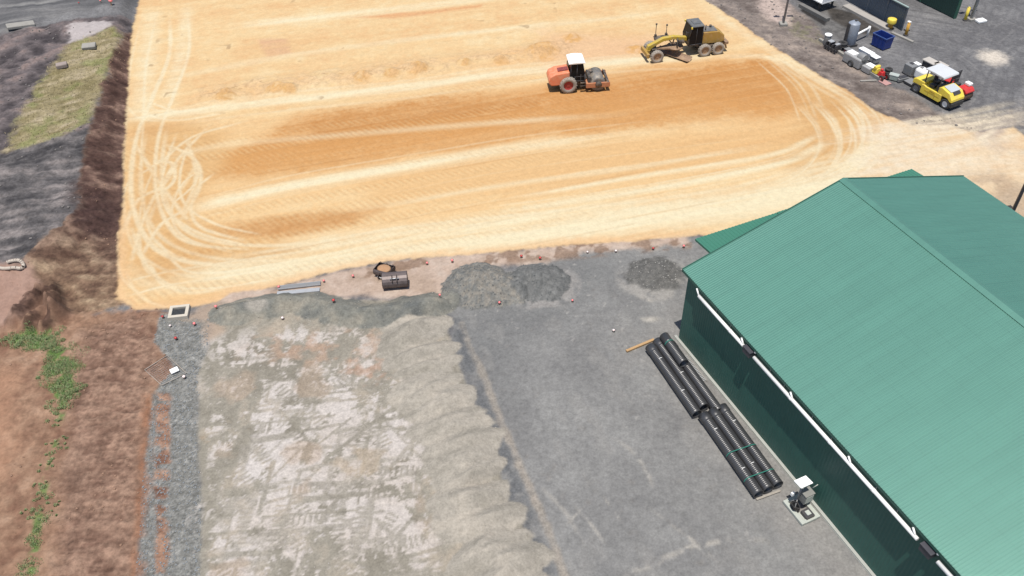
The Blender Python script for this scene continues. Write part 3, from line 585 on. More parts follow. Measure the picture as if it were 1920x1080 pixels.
b = MB(); b.box((WG-.10, -LEN/2, .05), (.18, LEN, .1)); b.box((WG-.2, -LEN/2, .0), (.02, LEN, .04)); b.build('plinth', mat('plinth_concrete', tuple(alb(214, 216, 208)), .85, 0, .4, tuple(alb(186, 184, 176)), 2.5), shed)
PZ, PG, PR = 5.27, -.03, .10
for ya, yb in ((-1.9, -6.35), (-7.3, -19.55), (-20.75, -33)):
    b = MB(); b.cyl((PG, ya, PZ), (PG, yb, PZ), PR, n=14)
    for y in (ya-3.1, ya-6.2, ya-9.3):
        if y > yb: b.cyl((PG, y, PZ), (PG, y-.2, PZ), PR+.012, n=14)
    b.build('rainwater_pipe', WHITE, shed)
for y in (-1.9, -6.35, -10.66, -15.13, -19.43):
    b = MB(); b.cyl((PG, y, PZ), (PG+.02, y+.32, ZE-.21), .05, n=10); b.build('gutter_outlet', WHITE, shed)
for y in (-3.3, -4.7, -8.4, -9.6, -11.9, -13.4, -16.6, -18.0, -21.6, -23):
    b = MB(); b.box((.14, y, PZ+.02), (.30, .035, .02)); b.box((.27, y, PZ-.1), (.02, .035, .24)); b.build('pipe_bracket', SILV, shed)
for y in (-6.82, -20.15):
    b = MB(); b.box((.02, y, PZ+.0), (.46, .62, .40), top=(1.0, 1.0)); b.box((.02, y, PZ+.21), (.52, .68, .05)); b.box((.06, y, PZ-.28), (.24, .3, .2), top=(1.5, 1.6)); h_ = b.build('rain_head', mat('charcoal_steel', (.05, .05, .06), .5, 0, .2, (.14, .13, .12), 3), shed, .01)
    b = MB(); b.cyl((.06, y-.42, PZ+.24), (.06, y-.42, PZ+.34), .06, n=10); b.build('outlet_cap', WHITE, h_)
# awning over the far end
for g0, g1, z in ((3.05, 9.35, 4.80), (9.37, 20.85, 4.83)):
    b = MB(); n = int((g1-g0)/.254)
    prof = []
    for i in range(n):
        for dx, h in ((0, 0), (.15, 0), (.175, .028), (.225, .028)): prof.append((g0+i*(g1-g0)/n+dx, h))
    prof.append((g1, 0))
    top_ = [(x, z+h) for x, h in prof]; bm = b.bm
    A = [bm.verts.new((x, 3.12, zz)) for x, zz in top_]; B = [bm.verts.new((x, .02, zz+.3)) for x, zz in top_]; A2 = [bm.verts.new((x, 3.12, zz-.16)) for x, zz in ((g0, z), (g1, z))]; B2 = [bm.verts.new((x, .02, zz+.14)) for x, zz in ((g0, z), (g1, z))]
    for i in range(len(A)-1): bm.faces.new([A[i], A[i+1], B[i+1], B[i]])
    bm.faces.new([A2[0], A2[1], B2[1], B2[0]]); bm.faces.new(A+[A2[1], A2[0]]); bm.faces.new([A[0], A2[0], B2[0], B[0]]); bm.faces.new([A[-1], A2[1], B2[1], B[-1]])
    b.build('awning', mat('green_awning_steel', (.045, .165, .115), .5, 0, .1, (.09, .2, .15), 1), shed)
for g in (8.6, 14.2, 19.6):
    b = MB(); b.box((g, 2.9, 2.32), (.15, .15, 4.6)); b.build('awning_post', GDARK, shed)
# ---------------------------------------------------------------- black pipes by the shed
PIPE = mat('black_plastic', (.036, .036, .039), .40, 0, .15, (.10, .10, .10), 1.2, .7)
PANG = math.radians(-70.2); pd = np.array([math.cos(PANG), math.sin(PANG)]); pe = np.array([-pd[1], pd[0]]); r_p = .315
def pipe(name, p, length, z, label, marks=(), collar=True):
    b = MB(); n = 28
    rp = [(r_p-.03, length/2), (r_p-.002, length/2)]
    prof = [(r_p-.03, -length/2), (r_p+.0, -length/2)]
    if collar: prof += [(r_p+.025, -length/2), (r_p+.025, -length/2+.42), (r_p, -length/2+.48)]
    k = int((length-.55)/.11)
    for i in range(1, k):
        y_ = -length/2+.5+(length-.55)*i/k
        prof += [(r_p-.016, y_-.03), (r_p+.001, y_-.012), (r_p+.001, y_+.012), (r_p-.016, y_+.03)]
    prof += [(r_p, length/2), (r_p-.03, length/2)]
    if collar: prof = [(r_p-.03, -length/2), (r_p+.025, -length/2), (r_p+.025, -length/2+.42), (r_p, -length/2+.48)]+prof[5:]
    rings = []
    for r, t in prof+[(r_p-.03, -length/2)]:
        rings.append([b.bm.verts.new((t, r*math.cos(2*math.pi*i/n), r*math.sin(2*math.pi*i/n))) for i in range(n)])
    for A, B in zip(rings, rings[1:]):
        for i in range(n): f = b.bm.faces.new([A[i], A[(i+1) % n], B[(i+1) % n], B[i]]); f.smooth = True
    bmesh.ops.remove_doubles(b.bm, verts=b.bm.verts, dist=.0005)
    o = b.build(name, PIPE, loc=(p[0], p[1], z+.02), rz=PANG); tag(o, label, 'pipe', 'black drainage pipes beside the shed')
    for mpos in marks:
        b = MB()
        b.box((mpos, 0, r_p+.003), (.03, .09, .006)); b.box((mpos+.01, -.07, r_p-.006), (.025, .07, .006), RX(.24)); b.box((mpos-.005, .075, r_p-.007), (.03, .06, .006), RX(-.24))
        b.build('print_mark', WHITE, o)
    return o
def mid(p0, p1, off, z): return np.array(at(*p0, z)), np.array(at(*p1, z))
A0, A1 = at(1311, 782, .3), at(1415, 930, .3); ctr = (A0+A1)/2+pe*.26
for k, (lab, mk, dl) in enumerate([('outermost black pipe of the nearer row, marked with white print twice', (-1.6, 1.3), 0), ('middle black pipe of the nearer row tied with green straps', (1.25,), .05), ('black pipe of the nearer row on the side towards the green wall', (-1.6,), .1)]):
    pipe('drainage_pipe', ctr+pe*(.648*k)-pd*(.06*k-.0), 5.85, r_p, lab, mk)
B0, B1 = at(1213, 655, .3), at(1298, 778, .3); ctr2 = (B0+B1)/2+pe*.26
for k, (lab, mk, sh) in enumerate([('outermost black pipe of the farther row, beside the timber bearer', (-1.6, 1.2), 0), ('middle black pipe of the farther row, shifted a little up the row', (.2,), -.28), ('black pipe of the farther row lying under the short pipe', (), .32)]):
    pipe('drainage_pipe', ctr2+pe*(.648*k)+pd*sh, 5.85, r_p, lab, mk)
q = ctr2+pe*(.648*1.5)-pd*1.75
pipe('drainage_pipe', q, 2.55, r_p+.52, 'short black pipe lying on top of the farther row', (), False)
STRAP = mat('green_webbing', (.02, .16, .12), .6, 0, .1, (.2, .3, .26))
def strap(c, ks, z0, label, L=.05):
    b = MB(); pts = []
    n0 = len(ks)
    c0 = ks[0]*.648; c1 = ks[-1]*.648
    for i in range(9): a = math.pi-i*math.pi/2/8; pts.append((c0+(r_p+.012)*math.cos(a), r_p+.03+(r_p+.012)*math.sin(a)))
    for kk in ks[1:-1]: pts.append((kk*.648, 2*r_p+.042))
    for i in range(9): a = math.pi/2-i*math.pi/2/8; pts.append((c1+(r_p+.012)*math.cos(a), r_p+.03+(r_p+.012)*math.sin(a)))
    V = [[b.bm.verts.new((x, u, z0+z)) for u in (pts_u)] for x in (-L/2, L/2) for pts_u in [[]]]
    A = []; B = []
    for u, z in pts: A.append(b.bm.verts.new((-L/2, u, z0+z))); B.append(b.bm.verts.new((L/2, u, z0+z)))
    for i in range(len(pts)-1): b.bm.faces.new([A[i], B[i], B[i+1], A[i+1]])
    o = b.build('strap', STRAP, loc=(c[0], c[1], 0), rz=PANG); s = o.modifiers.new('thick', 'SOLIDIFY'); s.thickness = .012
    tag(o, label, 'strap', 'green straps over the pipes')
strap(ctr-pd*(-.15), (0, 1, 2), 0, 'green strap across the middle of the nearer pipe row'); strap(ctr+pd*1.95, (0, 1, 2), 0, 'green strap near the front end of the nearer pipe row')
b = MB(); n = 14
pts = [(math.cos(math.pi*i/n)*(r_p+.012), math.sin(math.pi*i/n)*(r_p+.012)) for i in range(n+1)]
A = [b.bm.verts.new((-.03, u, z)) for u, z in pts]; B = [b.bm.verts.new((.03, u, z)) for u, z in pts]
for i in range(n): b.bm.faces.new([A[i], B[i], B[i+1], A[i+1]])
o = b.build('strap', STRAP, loc=(q[0]-pd[0]*.55, q[1]-pd[1]*.55, r_p+.54), rz=PANG); o.modifiers.new('thick', 'SOLIDIFY').thickness = .012; tag(o, 'green strap round the short pipe on top of the farther row', 'strap', 'green straps over the pipes')
WOOD = mat('pale_timber', tuple(alb(232, 190, 138)), .8, 0, .4, tuple(alb(196, 152, 104)), 4)
tb = (at(1174, 658)+at(1208, 645))/2
for c, l, lab, zz in [(tb+pe*.35, 2.1, 'pale timber bearer sticking out at the far end of the pipes', .06)]:
    b = MB(); b.box((0, 0, 0), (.17, l, .12)); o = b.build('timber_bearer', WOOD, None, .006, (c[0], c[1], zz), PANG+.12); tag(o, lab, 'timber')
for c, lab in [(ctr-pd*2.98, 'pale timber offcut between the two rows of pipes'), (ctr+pd*3.0, 'pale timber offcut under the near ends of the pipes')]:
    c = c+pe*.6; b = MB(); b.box((0, 0, 0), (.12, 1.5, .09)); o = b.build('timber_offcut', mat('grey_timber', tuple(alb(206, 198, 186)), .85, 0, .4, tuple(alb(160, 150, 138)), 4), None, .006, (c[0], c[1], .05), PANG); tag(o, lab, 'timber')
# slotted drain grate
g0, g1 = at(1284, 668), at(1322, 716); c = (g0+g1)/2; ln = np.hypot(*(g1-g0)); an = math.atan2(g1[1]-g0[1], g1[0]-g0[0])
t = root('drain_grate', (c[0], c[1], 0), an, 'narrow pale slotted drain grate between the pipes and the green wall', 'drain')
b = MB(); b.box((0, .13, .02), (ln, .04, .05)); b.box((0, -.13, .02), (ln, .04, .05)); b.build('frame', CONC, t)
b = MB()
for i in range(int(ln/.12)): b.box((-ln/2+.06+i*.12, 0, .025), (.06, .22, .03))
b.build('bars', SILV, t)
# ---------------------------------------------------------------- monitoring station
SGREY = mat('pale_grey_paint', tuple(alb(232, 238, 228)), .5, 0, .25, tuple(alb(190, 190, 180)), 3)
sc_ = (at(1474, 945)+at(1530, 968))/2
st_ = root('monitoring_station', (sc_[0], sc_[1], 0), math.radians(-66.3), 'pale skid mounted monitoring station with a white panel on a mast, beside the green wall', 'monitoring station')
b = MB()
for y in (-.42, .42): b.box((0, y, .08), (1.4, .2, .16))
for x in (-.62, .62): b.box((x, 0, .081), (.17, .64, .158))
b.box((.35, 0, .06), (.5, .64, .08)); b.build('skid_base', SGREY, st_, .012)
b = MB(); b.box((.38, .02, .2), (.46, .44, .2)); b.build('battery_tray', DGREY, st_, .01)
b = MB(); b.box((.38, .02, .325), (.24, .22, .05)); b.build('battery_lid', SGREY, st_, .01)
b = MB(); b.box((-.18, .25, .78), (.42, .5, .62)); b.box((-.18, .25, 1.11), (.46, .54, .05)); cb = b.build('cabinet', mat('cabinet_grey', tuple(alb(176, 176, 170)), .5, 0, .2, tuple(alb(140, 138, 132)), 3), st_, .012)
b = MB(); b.box((.04, .25, .78), (.02, .4, .5)); b.build('door', SGREY, cb, .006)
b = MB(); b.box((-.18, .25, .42), (.1, .4, .12)); b.box((-.3, .25, .3), (.06, .06, .4)); b.box((-.06, .25, .3), (.06, .06, .4)); b.build('cabinet_stand', DGREY, st_)
b = MB(); b.cyl((-.3, -.1, .1), (-.3, -.1, 1.9), .045, n=12); b.cyl((-.3, -.1, .6), (-.55, -.35, .12), .025, n=8); b.cyl((-.3, -.1, .6), (-.05, -.4, .12), .025, n=8); b.build('mast', GREY, st_)
b = MB(); b.box((-.32, -.08, 1.95), (.50, .66, .05), RY(-.15)); b.build('panel', mat('white_panel', (.9, .9, .9), .4, 0, .05, (.8, .8, .8)), st_, .01)
b = MB(); b.cyl((-.25, .55, 1.1), (-.15, .72, 1.45), .02, n=8); b.build('antenna', SGREY, st_)
b = MB()
for i in range(40):
    a = i*.55; p0 = Vector((-.12+.2*math.cos(a)+.05*math.sin(a*3), -.32+.14*math.sin(a), .2+.008*i)); a += .55; p1 = Vector((-.12+.2*math.cos(a)+.05*math.sin(a*3), -.32+.14*math.sin(a), .2+.008*(i+1))); b.cyl(p0, p1, .03, n=6, caps=False)
b.build('cable_coil', BLACK, st_)
b = MB(); b.box((-.5, -.28, .85), (.12, .16, .2)); b.build('junction_box', WHITE, st_, .01)
st_.scale = (1.15, 1.15, 1.1)
# ---------------------------------------------------------------- pit, mesh panel, scraps
c = (at(320, 598)+at(354, 576))/2; c = at(337, 588); z = zat(*c)
t = root('drain_pit', (c[0], c[1], z), .12, 'white concrete drain pit with a dark grate at the corner of the sand pad', 'drain pit')
b = MB()
for y in (-.48, .48): b.box((0, y, .1), (1.3, .22, .36))
for x in (-.54, .54): b.box((x, 0, .1), (.22, .74, .358))
b.build('collar', mat('clean_concrete', tuple(alb(250, 240, 222)), .85, 0, .2, tuple(alb(220, 206, 186)), 3), t, .02)
b = MB(); b.box((0, 0, .06), (.86, .74, .04))
for i in range(11): b.box((-.4+i*.08, 0, .12), (.03, .72, .05))
b.build('grate', mat('dark_iron', (.06, .065, .07), .6, 0, .2, (.12, .11, .1)), t)
fr = [at(x, y) for x, y in ((271, 693), (304, 724), (350, 701), (314, 668))]; zc = np.mean([zat(*p) for p in fr])
t = root('mesh_panel', (0, 0, 0), 0, 'thin white framed wire panel lying across the gravel drain and red dirt', 'mesh panel')
b = MB(); P3 = [Vector((p[0], p[1], zat(*p)+.10)) for p in fr]
for A, B in zip(P3, P3[1:]+P3[:1]): b.cyl(A, B, .022, n=8)
b.build('frame', mat('frame_white', tuple(alb(214, 202, 190)), .6), t)
b = MB()
for i in range(1, 12):
    k = i/12; b.cyl(P3[0].lerp(P3[1], k), P3[3].lerp(P3[2], k), .004, n=4); b.cyl(P3[1].lerp(P3[2], k), P3[0].lerp(P3[3], k), .004, n=4)
b.build('wires', SILV, t)
c = at(328, 697); b = MB(); b.box((0, 0, 0), (.5, .42, .05)); o = b.build('board', WHITE, None, .01, (c[0], c[1], zat(*c)+.17), .6); tag(o, 'small white square board lying on the wire panel', 'board')
def slab(name, p, d, rz, m, label, cat, z=0, group=None, rot=None):
    c = at(*p, z); b = MB(); b.box((0, 0, 0), d, rot); o = b.build(name, m, None, min(d)*.2, (c[0], c[1], zat(*c)+d[2]*.5+.02), rz); tag(o, label, cat, group); return o
slab('concrete_slab', (45, 62), (2.6, 1.1, .3), .55, CONC, 'pale concrete slab on the rough ground at the edge of the access road', 'slab', .4, rot=RY(.12))
slab('concrete_slab', (168, 90), (1.3, .8, .35), .2, CONC, 'pale concrete block half buried in the grass bank', 'slab', 1.0, rot=RX(.15))
slab('rock', (118, 128), (1.0, .7, .4), .4, mat('pale_rock', tuple(alb(196, 180, 172)), .9, 0, .4, tuple(alb(150, 138, 130)), 3), 'pale flat rock lower on the grass bank', 'rock', 1.0)
t = root('white_hose', (0, 0, 0), 0, 'thick white hose end lying at the foot of the dark gravel bank', 'hose'); b = MB()
hp = spl(W([(-25, 520), (8, 518), (35, 518), (52, 516), (50, 509), (38, 507), (24, 510)], .1), 6)
for A, B in zip(hp, hp[1:]): b.cyl((A[0], A[1], zat(*A)+.14), (B[0], B[1], zat(*B)+.14), .13, n=10, caps=False)
b.build('hose_body', mat('cream_plastic', tuple(alb(236, 222, 206)), .6, 0, .3, tuple(alb(190, 160, 140))), t)
a0, a1 = at(528, 552), at(592, 546)
for k, (dv, lab, mm) in enumerate([(0, 'pale galvanised plank nearer the gravel windrow, beside a matching plank', SILV), (.62, 'grey steel plank behind the galvanised one, touching the pink gravel margin', GREY)]):
    c = (a0+a1)/2+np.array([-.05, 1])*dv; an = math.atan2(a1[1]-a0[1], a1[0]-a0[0])
    t = root('steel_plank', (c[0], c[1], zat(*c)+.16), an+.03*k, lab, 'plank', 'steel planks by the windrow'); b = MB(); b.box((0, 0, -.04), (2.9, .34, .05)); b.build('deck', mm, t, .01)
    b = MB()
    for y in (-.17, .17): b.box((0, y, -.05), (2.92, .03, .09))
    b.build('side_rail', SILV, t)
# ---------------------------------------------------------------- buckets
IRON = mat('worn_iron', (.045, .034, .032), .55, .2, .5, (.16, .11, .09), 3); IRONL = mat('worn_iron_back', (.13, .105, .10), .5, .3, .5, (.06, .045, .04), 3)
def bucket(loc, rz, wd, a_mouth, label, s=1.0):
    """shell of rolled plate; a_mouth is where the open side faces (angle above local +y)"""
    t = root('excavator_bucket', loc, rz, label, 'bucket', 'excavator buckets on the gravel margin')
    R = .55*s; n = 12; arc = []
    for i in range(n+1):
        a = a_mouth+math.radians(62)+math.radians(236)*i/n; arc.append((R*math.cos(a)*1.15, R+R*math.sin(a)))
    inn = [(y*.93, R+(z-R)*.93) for y, z in arc]
    b = MB()
    bm = b.bm; W2 = wd/2
    def row(P, x): return [bm.verts.new((x, y, z)) for y, z in P]
    o0, o1, i0, i1 = row(arc, -W2), row(arc, W2), row(inn, -W2), row(inn, W2)
    for i in range(n): bm.faces.new([o0[i], o0[i+1], o1[i+1], o1[i]]); bm.faces.new([i0[i], i1[i], i1[i+1], i0[i+1]])
    bm.faces.new([o0[0], o1[0], i1[0], i0[0]]); bm.faces.new([o0[-1], i0[-1], i1[-1], o1[-1]])
    b.build('shell', IRONL, t)
    for x in (-W2-.02, W2+.02):
        b = MB(); b.prism(arc, x-.02, x+.02, 'x'); b.build('side_plate', IRON, t)
    e = arc[-1]; e2 = inn[-1]; d = Vector((0, e[0]-arc[-2][0], e[1]-arc[-2][1])).normalized()
    k = max(3, int(wd/.3))
    for i in range(k):
        b = MB()
        x = -W2+.1+(wd-.2)*i/(k-1); p = Vector((x, e[0]*.97, R+(e[1]-R)*.97)); b.cyl(p, p+d*.16*s, .05*s, .02*s, n=6); b.build('tooth', IRON, t)
    am = a_mouth+math.radians(62)+math.radians(60)
    for x in (-.16, .16):
        c0 = Vector((x, R*1.1*math.cos(am), R+R*math.sin(am))); u = Vector((0, math.cos(am), math.sin(am))); v = Vector((0, -math.sin(am), math.cos(am)))
        pts = [c0-v*.28-u*.03, c0+v*.28-u*.03, c0+v*.2+u*.24, c0-v*.2+u*.24]; b = MB(); A = [b.bm.verts.new(p+Vector((-.025, 0, 0))) for p in pts]; B = [b.bm.verts.new(p+Vector((.025, 0, 0))) for p in pts]
        b.bm.faces.new(A); b.bm.faces.new(B[::-1])
        for i in range(4): b.bm.faces.new([A[i], B[i], B[(i+1) % 4], A[(i+1) % 4]])
        b.build('hanger_ear', IRON, t)
    b = MB(); c0 = Vector((0, R*1.1*math.cos(am), R+R*math.sin(am)))+Vector((0, math.cos(am), math.sin(am)))*.14; b.cyl(c0-Vector((.3, 0, 0)), c0+Vector((.3, 0, 0)), .04, n=10); b.build('pin', SILV, t)
    return t
c = at(740, 543); c = c+np.array([.05, .45]); bucket((c[0], c[1], zat(*c)), math.radians(5), 1.66, math.radians(10), 'dark iron digging bucket lying with its rounded back towards the camera', 1.0)
c = at(722, 515); bucket((c[0], c[1], zat(*c)), math.radians(-22), 1.15, math.radians(84), 'brown iron bucket standing mouth up and full of sand', .82)
b = MB(); n = 16; V = []
for j in range(5):
    V.append([b.bm.verts.new((.54*math.cos(2*math.pi*i/n)*(1-j/4.4), .46*math.sin(2*math.pi*i/n)*(1-j/4.4), .58+.14*math.sin(j/4*1.5))) for i in range(n)])
for A, B in zip(V, V[1:]):
    for i in range(n): b.bm.faces.new([A[i], A[(i+1) % n], B[(i+1) % n], B[i]]).smooth = True
b.bm.faces.new(V[-1]); b.bm.faces.new(V[0][::-1])
o = b.build('sand_load', mat('damp_sand', tuple(alb(222, 176, 136)), .95, 0, .5, tuple(alb(198, 150, 110)), 5), None, 0, (c[0], c[1], zat(*c)), math.radians(-22)); tag(o, 'heap of tan sand filling the upright iron bucket', 'sand')
# ---------------------------------------------------------------- survey pegs
PINK = mat('pink_tape', (.85, .24, .23), .6, 0, .1, (.5, .3, .3)); PRED = mat('red_tape', (.50, .06, .06), .6); PWHT = mat('white_peg', (.85, .70, .66), .6)
def peg(name, lab, m=PINK, h=.34):
    t = root(name, (0, 0, 0), 0, lab, 'survey peg', 'survey pegs round the works'); b = MB(); b.prism([(-.03, 0), (.03, 0), (.03, h), (-.03, h)], -.03, .03); b.build('stake', WOOD, t)
    b = MB(); b.cyl((0, 0, h*.72), (0, 0, h), .10, .13, n=10); b.cyl((0, 0, h), (0, 0, h+.03), .13, .05, n=10); b.build('tape', m, t); return t
pk1 = [((848, 492), 'pink'), ((662, 520), 'pink'), ((607, 530), 'pink'), ((523, 542), 'pink'), ((801, 496), 'pink'), ((826, 568), 'pink'), ((937, 573), 'pink'), ((1073, 566), 'pink'), ((1150, 622), 'white'), ((1101, 475), 'white'), ((1155, 473), 'white'), ((1281, 466), 'pink'), ((1013, 487), 'red'), ((629, 577), 'red'), ((531, 599), 'white'), ((408, 585), 'pink'), ((306, 597), 'red'), ((366, 610), 'pink'), ((320, 613), 'white'), ((346, 709), 'white'), ((330, 637), 'red'), ((215, 27), 'pink'), ((196, 22), 'pink'), ((155, 25), 'red'), ((152, 14), 'red'), ((978, 484), 'red'), ((1224, 470), 'red')]
plab = ['pink taped peg on the dusty margin just left of the largest gravel heap', 'pink taped peg on the dusty margin left of the two buckets', 'pink taped peg on the dusty margin behind the steel planks', 'pink taped peg at the left end of the steel planks', 'pink taped peg on the dusty margin right of the two buckets', 'pink taped peg where the windrow meets the hardstand', 'pink taped peg in front of the largest gravel heap', 'pink taped peg alone on the grey hardstand, in front of the round heap', 'pale peg on the hardstand by the timber bearer', 'pale peg at the sand edge behind the round gravel heap', 'pale peg at the sand edge left of the low flat heap', 'pink taped peg on the hardstand under the shed awning edge', 'dark red peg at the sand edge above the round gravel heap', 'dark red peg standing on the low grey green windrow', 'pale peg on the low windrow left of the red one', 'pink taped peg beside the left end of the low windrow', 'dark red peg just left below the drain pit', 'pink taped peg right below the drain pit', 'pale peg in the gravel just below the drain pit', 'pale peg at the corner of the wire panel', 'dark red peg in the gravel drain above the wire panel', 'larger pink marker by the top left corner of the sand pad', 'pink marker just left of the larger one by the access road', 'nearer of two red markers beside the access road', 'farther of two red markers beside the access road', 'dark red peg at the sand edge above the largest heap', 'dark red peg behind the low flat heap, at the sand edge']
PR_ = {'pink': (PINK, .34), 'white': (PWHT, .26), 'red': (PRED, .3)}; proto = {}
for (p, k), lab in zip(pk1, plab):
    if k not in proto: proto[k] = o = peg('survey_peg', lab, *PR_[k])
    else: o = copy_tree(proto[k]); o['label'] = lab
    c = at(*p); o.location = (c[0], c[1], zat(*c)-.02); o.rotation_euler = (random.uniform(-.12, .12), random.uniform(-.12, .12), random.random()*3); s = 1.7 if 'larger pink' in lab else random.uniform(.68, .9); o.scale = (s, s, s)
# ---------------------------------------------------------------- machines
def wheel(par, c, r, wd, tyre, rim, name='wheel'):
    b = MB(); h = wd/2; k = r
    b.lathe([(k*.58, -h*.8), (k*.72, -h), (k*.92, -h*.96), (k, -h*.7), (k, h*.7), (k*.92, h*.96), (k*.72, h), (k*.58, h*.8), (k*.58, -h*.8)], (0, 0, 0), 'y', 26, False)
    n = 18
    for i in range(n):
        a = 2*math.pi*i/n
        for s in (-1, 1):
            b.box((k*1.005*math.cos(a+s*.06), s*h*.42, k*1.005*math.sin(a+s*.06)), (k*.07, h*.75, k*.11), RY(-a) @ RX(s*.5))
    o = b.build(name, tyre, par, loc=c)
    b = MB(); b.lathe([(k*.12, -h*.62), (k*.3, -h*.5), (k*.56, -h*.42), (k*.6, -h*.8), (k*.6, h*.8), (k*.56, h*.42), (k*.3, h*.5), (k*.12, h*.62)], (0, 0, 0), 'y', 22); b.build('rim', rim, o)
    return o
TYRE = mat('dusty_tyre', (.30, .265, .225), .9, 0, .6, (.14, .125, .11), 3)
DTYRE = mat('dark_tyre', (.035, .035, .036), .85, 0, .4, (.12, .105, .09), 4)
ORANGE = mat('faded_orange_paint', (.66, .20, .10), .5, 0, .6, (.60, .34, .22), 3)
YELL = mat('yellow_paint', (.72, .56, .07), .45, 0, .45, (.46, .36, .16), 3)
OCHRE = mat('dusty_yellow_paint', (.36, .22, .05), .5, 0, .6, (.42, .28, .15), 3)
DUST = mat('dusty_black_steel', (.05, .045, .042), .6, 0, .7, (.32, .24, .17), 3)
DRUM = mat('dusty_drum', (.17, .16, .15), .6, .2, .6, (.42, .34, .24), 3)
REDP = mat('red_paint', (.50, .03, .03), .4, 0, .2, (.4, .18, .14), 3); RIMR = mat('red_rim', (.30, .03, .025), .6, 0, .3, (.25, .12, .08), 3)
BRWN = mat('dusty_brown_steel', (.26, .17, .11), .6, .1, .6, (.42, .30, .18), 3)
def posts(par, pts, z0, z1, th, m, name='post'):
    for x, y in pts:
        b = MB(); b.box((x, y, (z0+z1)/2), (th, th, z1-z0)); b.build(name, m, par)
# soil compactor
t = root('soil_compactor', (6.5, 70.55, 0), math.radians(5), 'orange soil compactor with a white cab roof and a smooth drum on the sand', 'road roller')
b = MB(); b.prism([(-2.72, .95), (-2.78, 1.25), (-2.62, 1.62), (-2.1, 1.86), (-.85, 2.0), (-.85, .9), (-1.9, .72), (-2.5, .72)], -.82, .82); hd = b.build('engine_hood', ORANGE, t, .09)
b = MB()
b.box((-1.42, -.1, 1.99), (.95, .62, .05), RY(-.105))
for i in range(6): b.box((-1.78+i*.145, -.1, 2.005+i*.015), (.05, .56, .05), RY(-.105))
b.build('grille', mat('dark_red_grille', (.22, .05, .05), .6, 0, .3, (.3, .15, .12)), hd)
b = MB(); b.box((-1.2, 0, .75), (2.6, 1.0, .42)); b.box((-2.3, 0, .66), (.5, 1.3, .2)); b.box((.3, 0, .78), (1.0, .5, .5)); b.cyl((.62, 0, .45), (.62, 0, 1.15), .17, n=12); b.build('rear_frame', DUST, t, .03)
for y in (-.84, .84): wheel(t, (-.98, y, .76), .76, .52, TYRE, RIMR)
b = MB(); b.prism([(-.82, 1.0), (-.82, 1.8), (-.68, 2.72), (.30, 2.72), (.52, 1.7), (.46, .95)], -.72, .72); cb = b.build('cab', GLASS, t, .04)
for y in (-.735, .735):
    b = MB()
    for (xa, za), (xb, zb) in (((-.82, 1.0), (-.70, 2.72)), ((.48, 1.0), (.52, 1.72)), ((.52, 1.7), (.31, 2.72)), ((-.2, 1.0), (-.18, 2.72)), ((-.82, 1.02), (.48, 1.02))): b.cyl((xa, y, za), (xb, y, zb), .04, n=6)
    b.build('cab_post', DGREY, cb)
b = MB(); b.prism([(-.98, 2.74), (-.92, 2.9), (-.3, 2.98), (.4, 2.92), (.56, 2.76)], -.88, .88); b.build('cab_roof', mat('white_roof', (.88, .88, .87), .4, 0, .06, (.7, .66, .6)), t, .05)
b = MB()
for y in (-.98, .98): b.box((.35, y, .66), (.5, .16, .06)); b.box((.35, y, .95), (.5, .16, .05)); b.cyl((.12, y, .5), (.12, y, 1.8), .02, n=6); b.cyl((.58, y, .5), (.58, y, 1.6), .02, n=6)
b.build('step', DUST, t)
b = MB()
for y in (-1.1, 1.1): b.box((1.72, y, .70), (2.16, .15, .46))
b.box((.72, 0, .70), (.22, 2.32, .40)); b.box((2.72, 0, .66), (.14, 2.32, .34)); b.build('drum_frame', mat('faded_rust_orange', (.42, .17, .085), .6, 0, .5, (.40, .25, .14), 3), t, .02)
b = MB(); b.lathe([(.5, -1.0), (.68, -.98), (.68, .98), (.5, 1.0)], (1.74, 0, .68), 'y', 40); b.build('drum', DRUM, t)
b = MB(); b.box((2.62, 0, .92), (.2, 2.3, .08)); b.box((2.5, 0, 1.0), (.08, 2.1, .2)); b.box((.98, -.1, 1.10), (.4, 1.7, .5), top=(.7, .9)); b.box((1.3, .5, 1.25), (.3, .6, .2)); b.build('scraper', DUST, t, .02)
b = MB()
for y in (-1.16, 1.16): b.lathe([(.05, -.1), (.30, -.08), (.30, .08), (.05, .1)], (1.74, y, .76), 'y', 18)
b.build('drum_hub', DUST, t)
b = MB(); b.cyl((-.4, .74, 1.0), (-.4, .98, 1.0), .02, n=6); b.cyl((-.4, -.74, 1.5), (-.4, -.98, 1.5), .02, n=6); b.cyl((-.4, -.98, .9), (-.4, -.98, 1.6), .02, n=6); b.cyl((-.4, -.98, 1.6), (.5, -.98, 1.6), .02, n=6); b.cyl((.5, -.98, .9), (.5, -.98, 1.6), .02, n=6); b.build('handrail', DGREY, t)
b = MB(); b.cyl((-.9, .5, 1.95), (-.9, .5, 2.45), .05, n=10); b.build('exhaust', DUST, t)
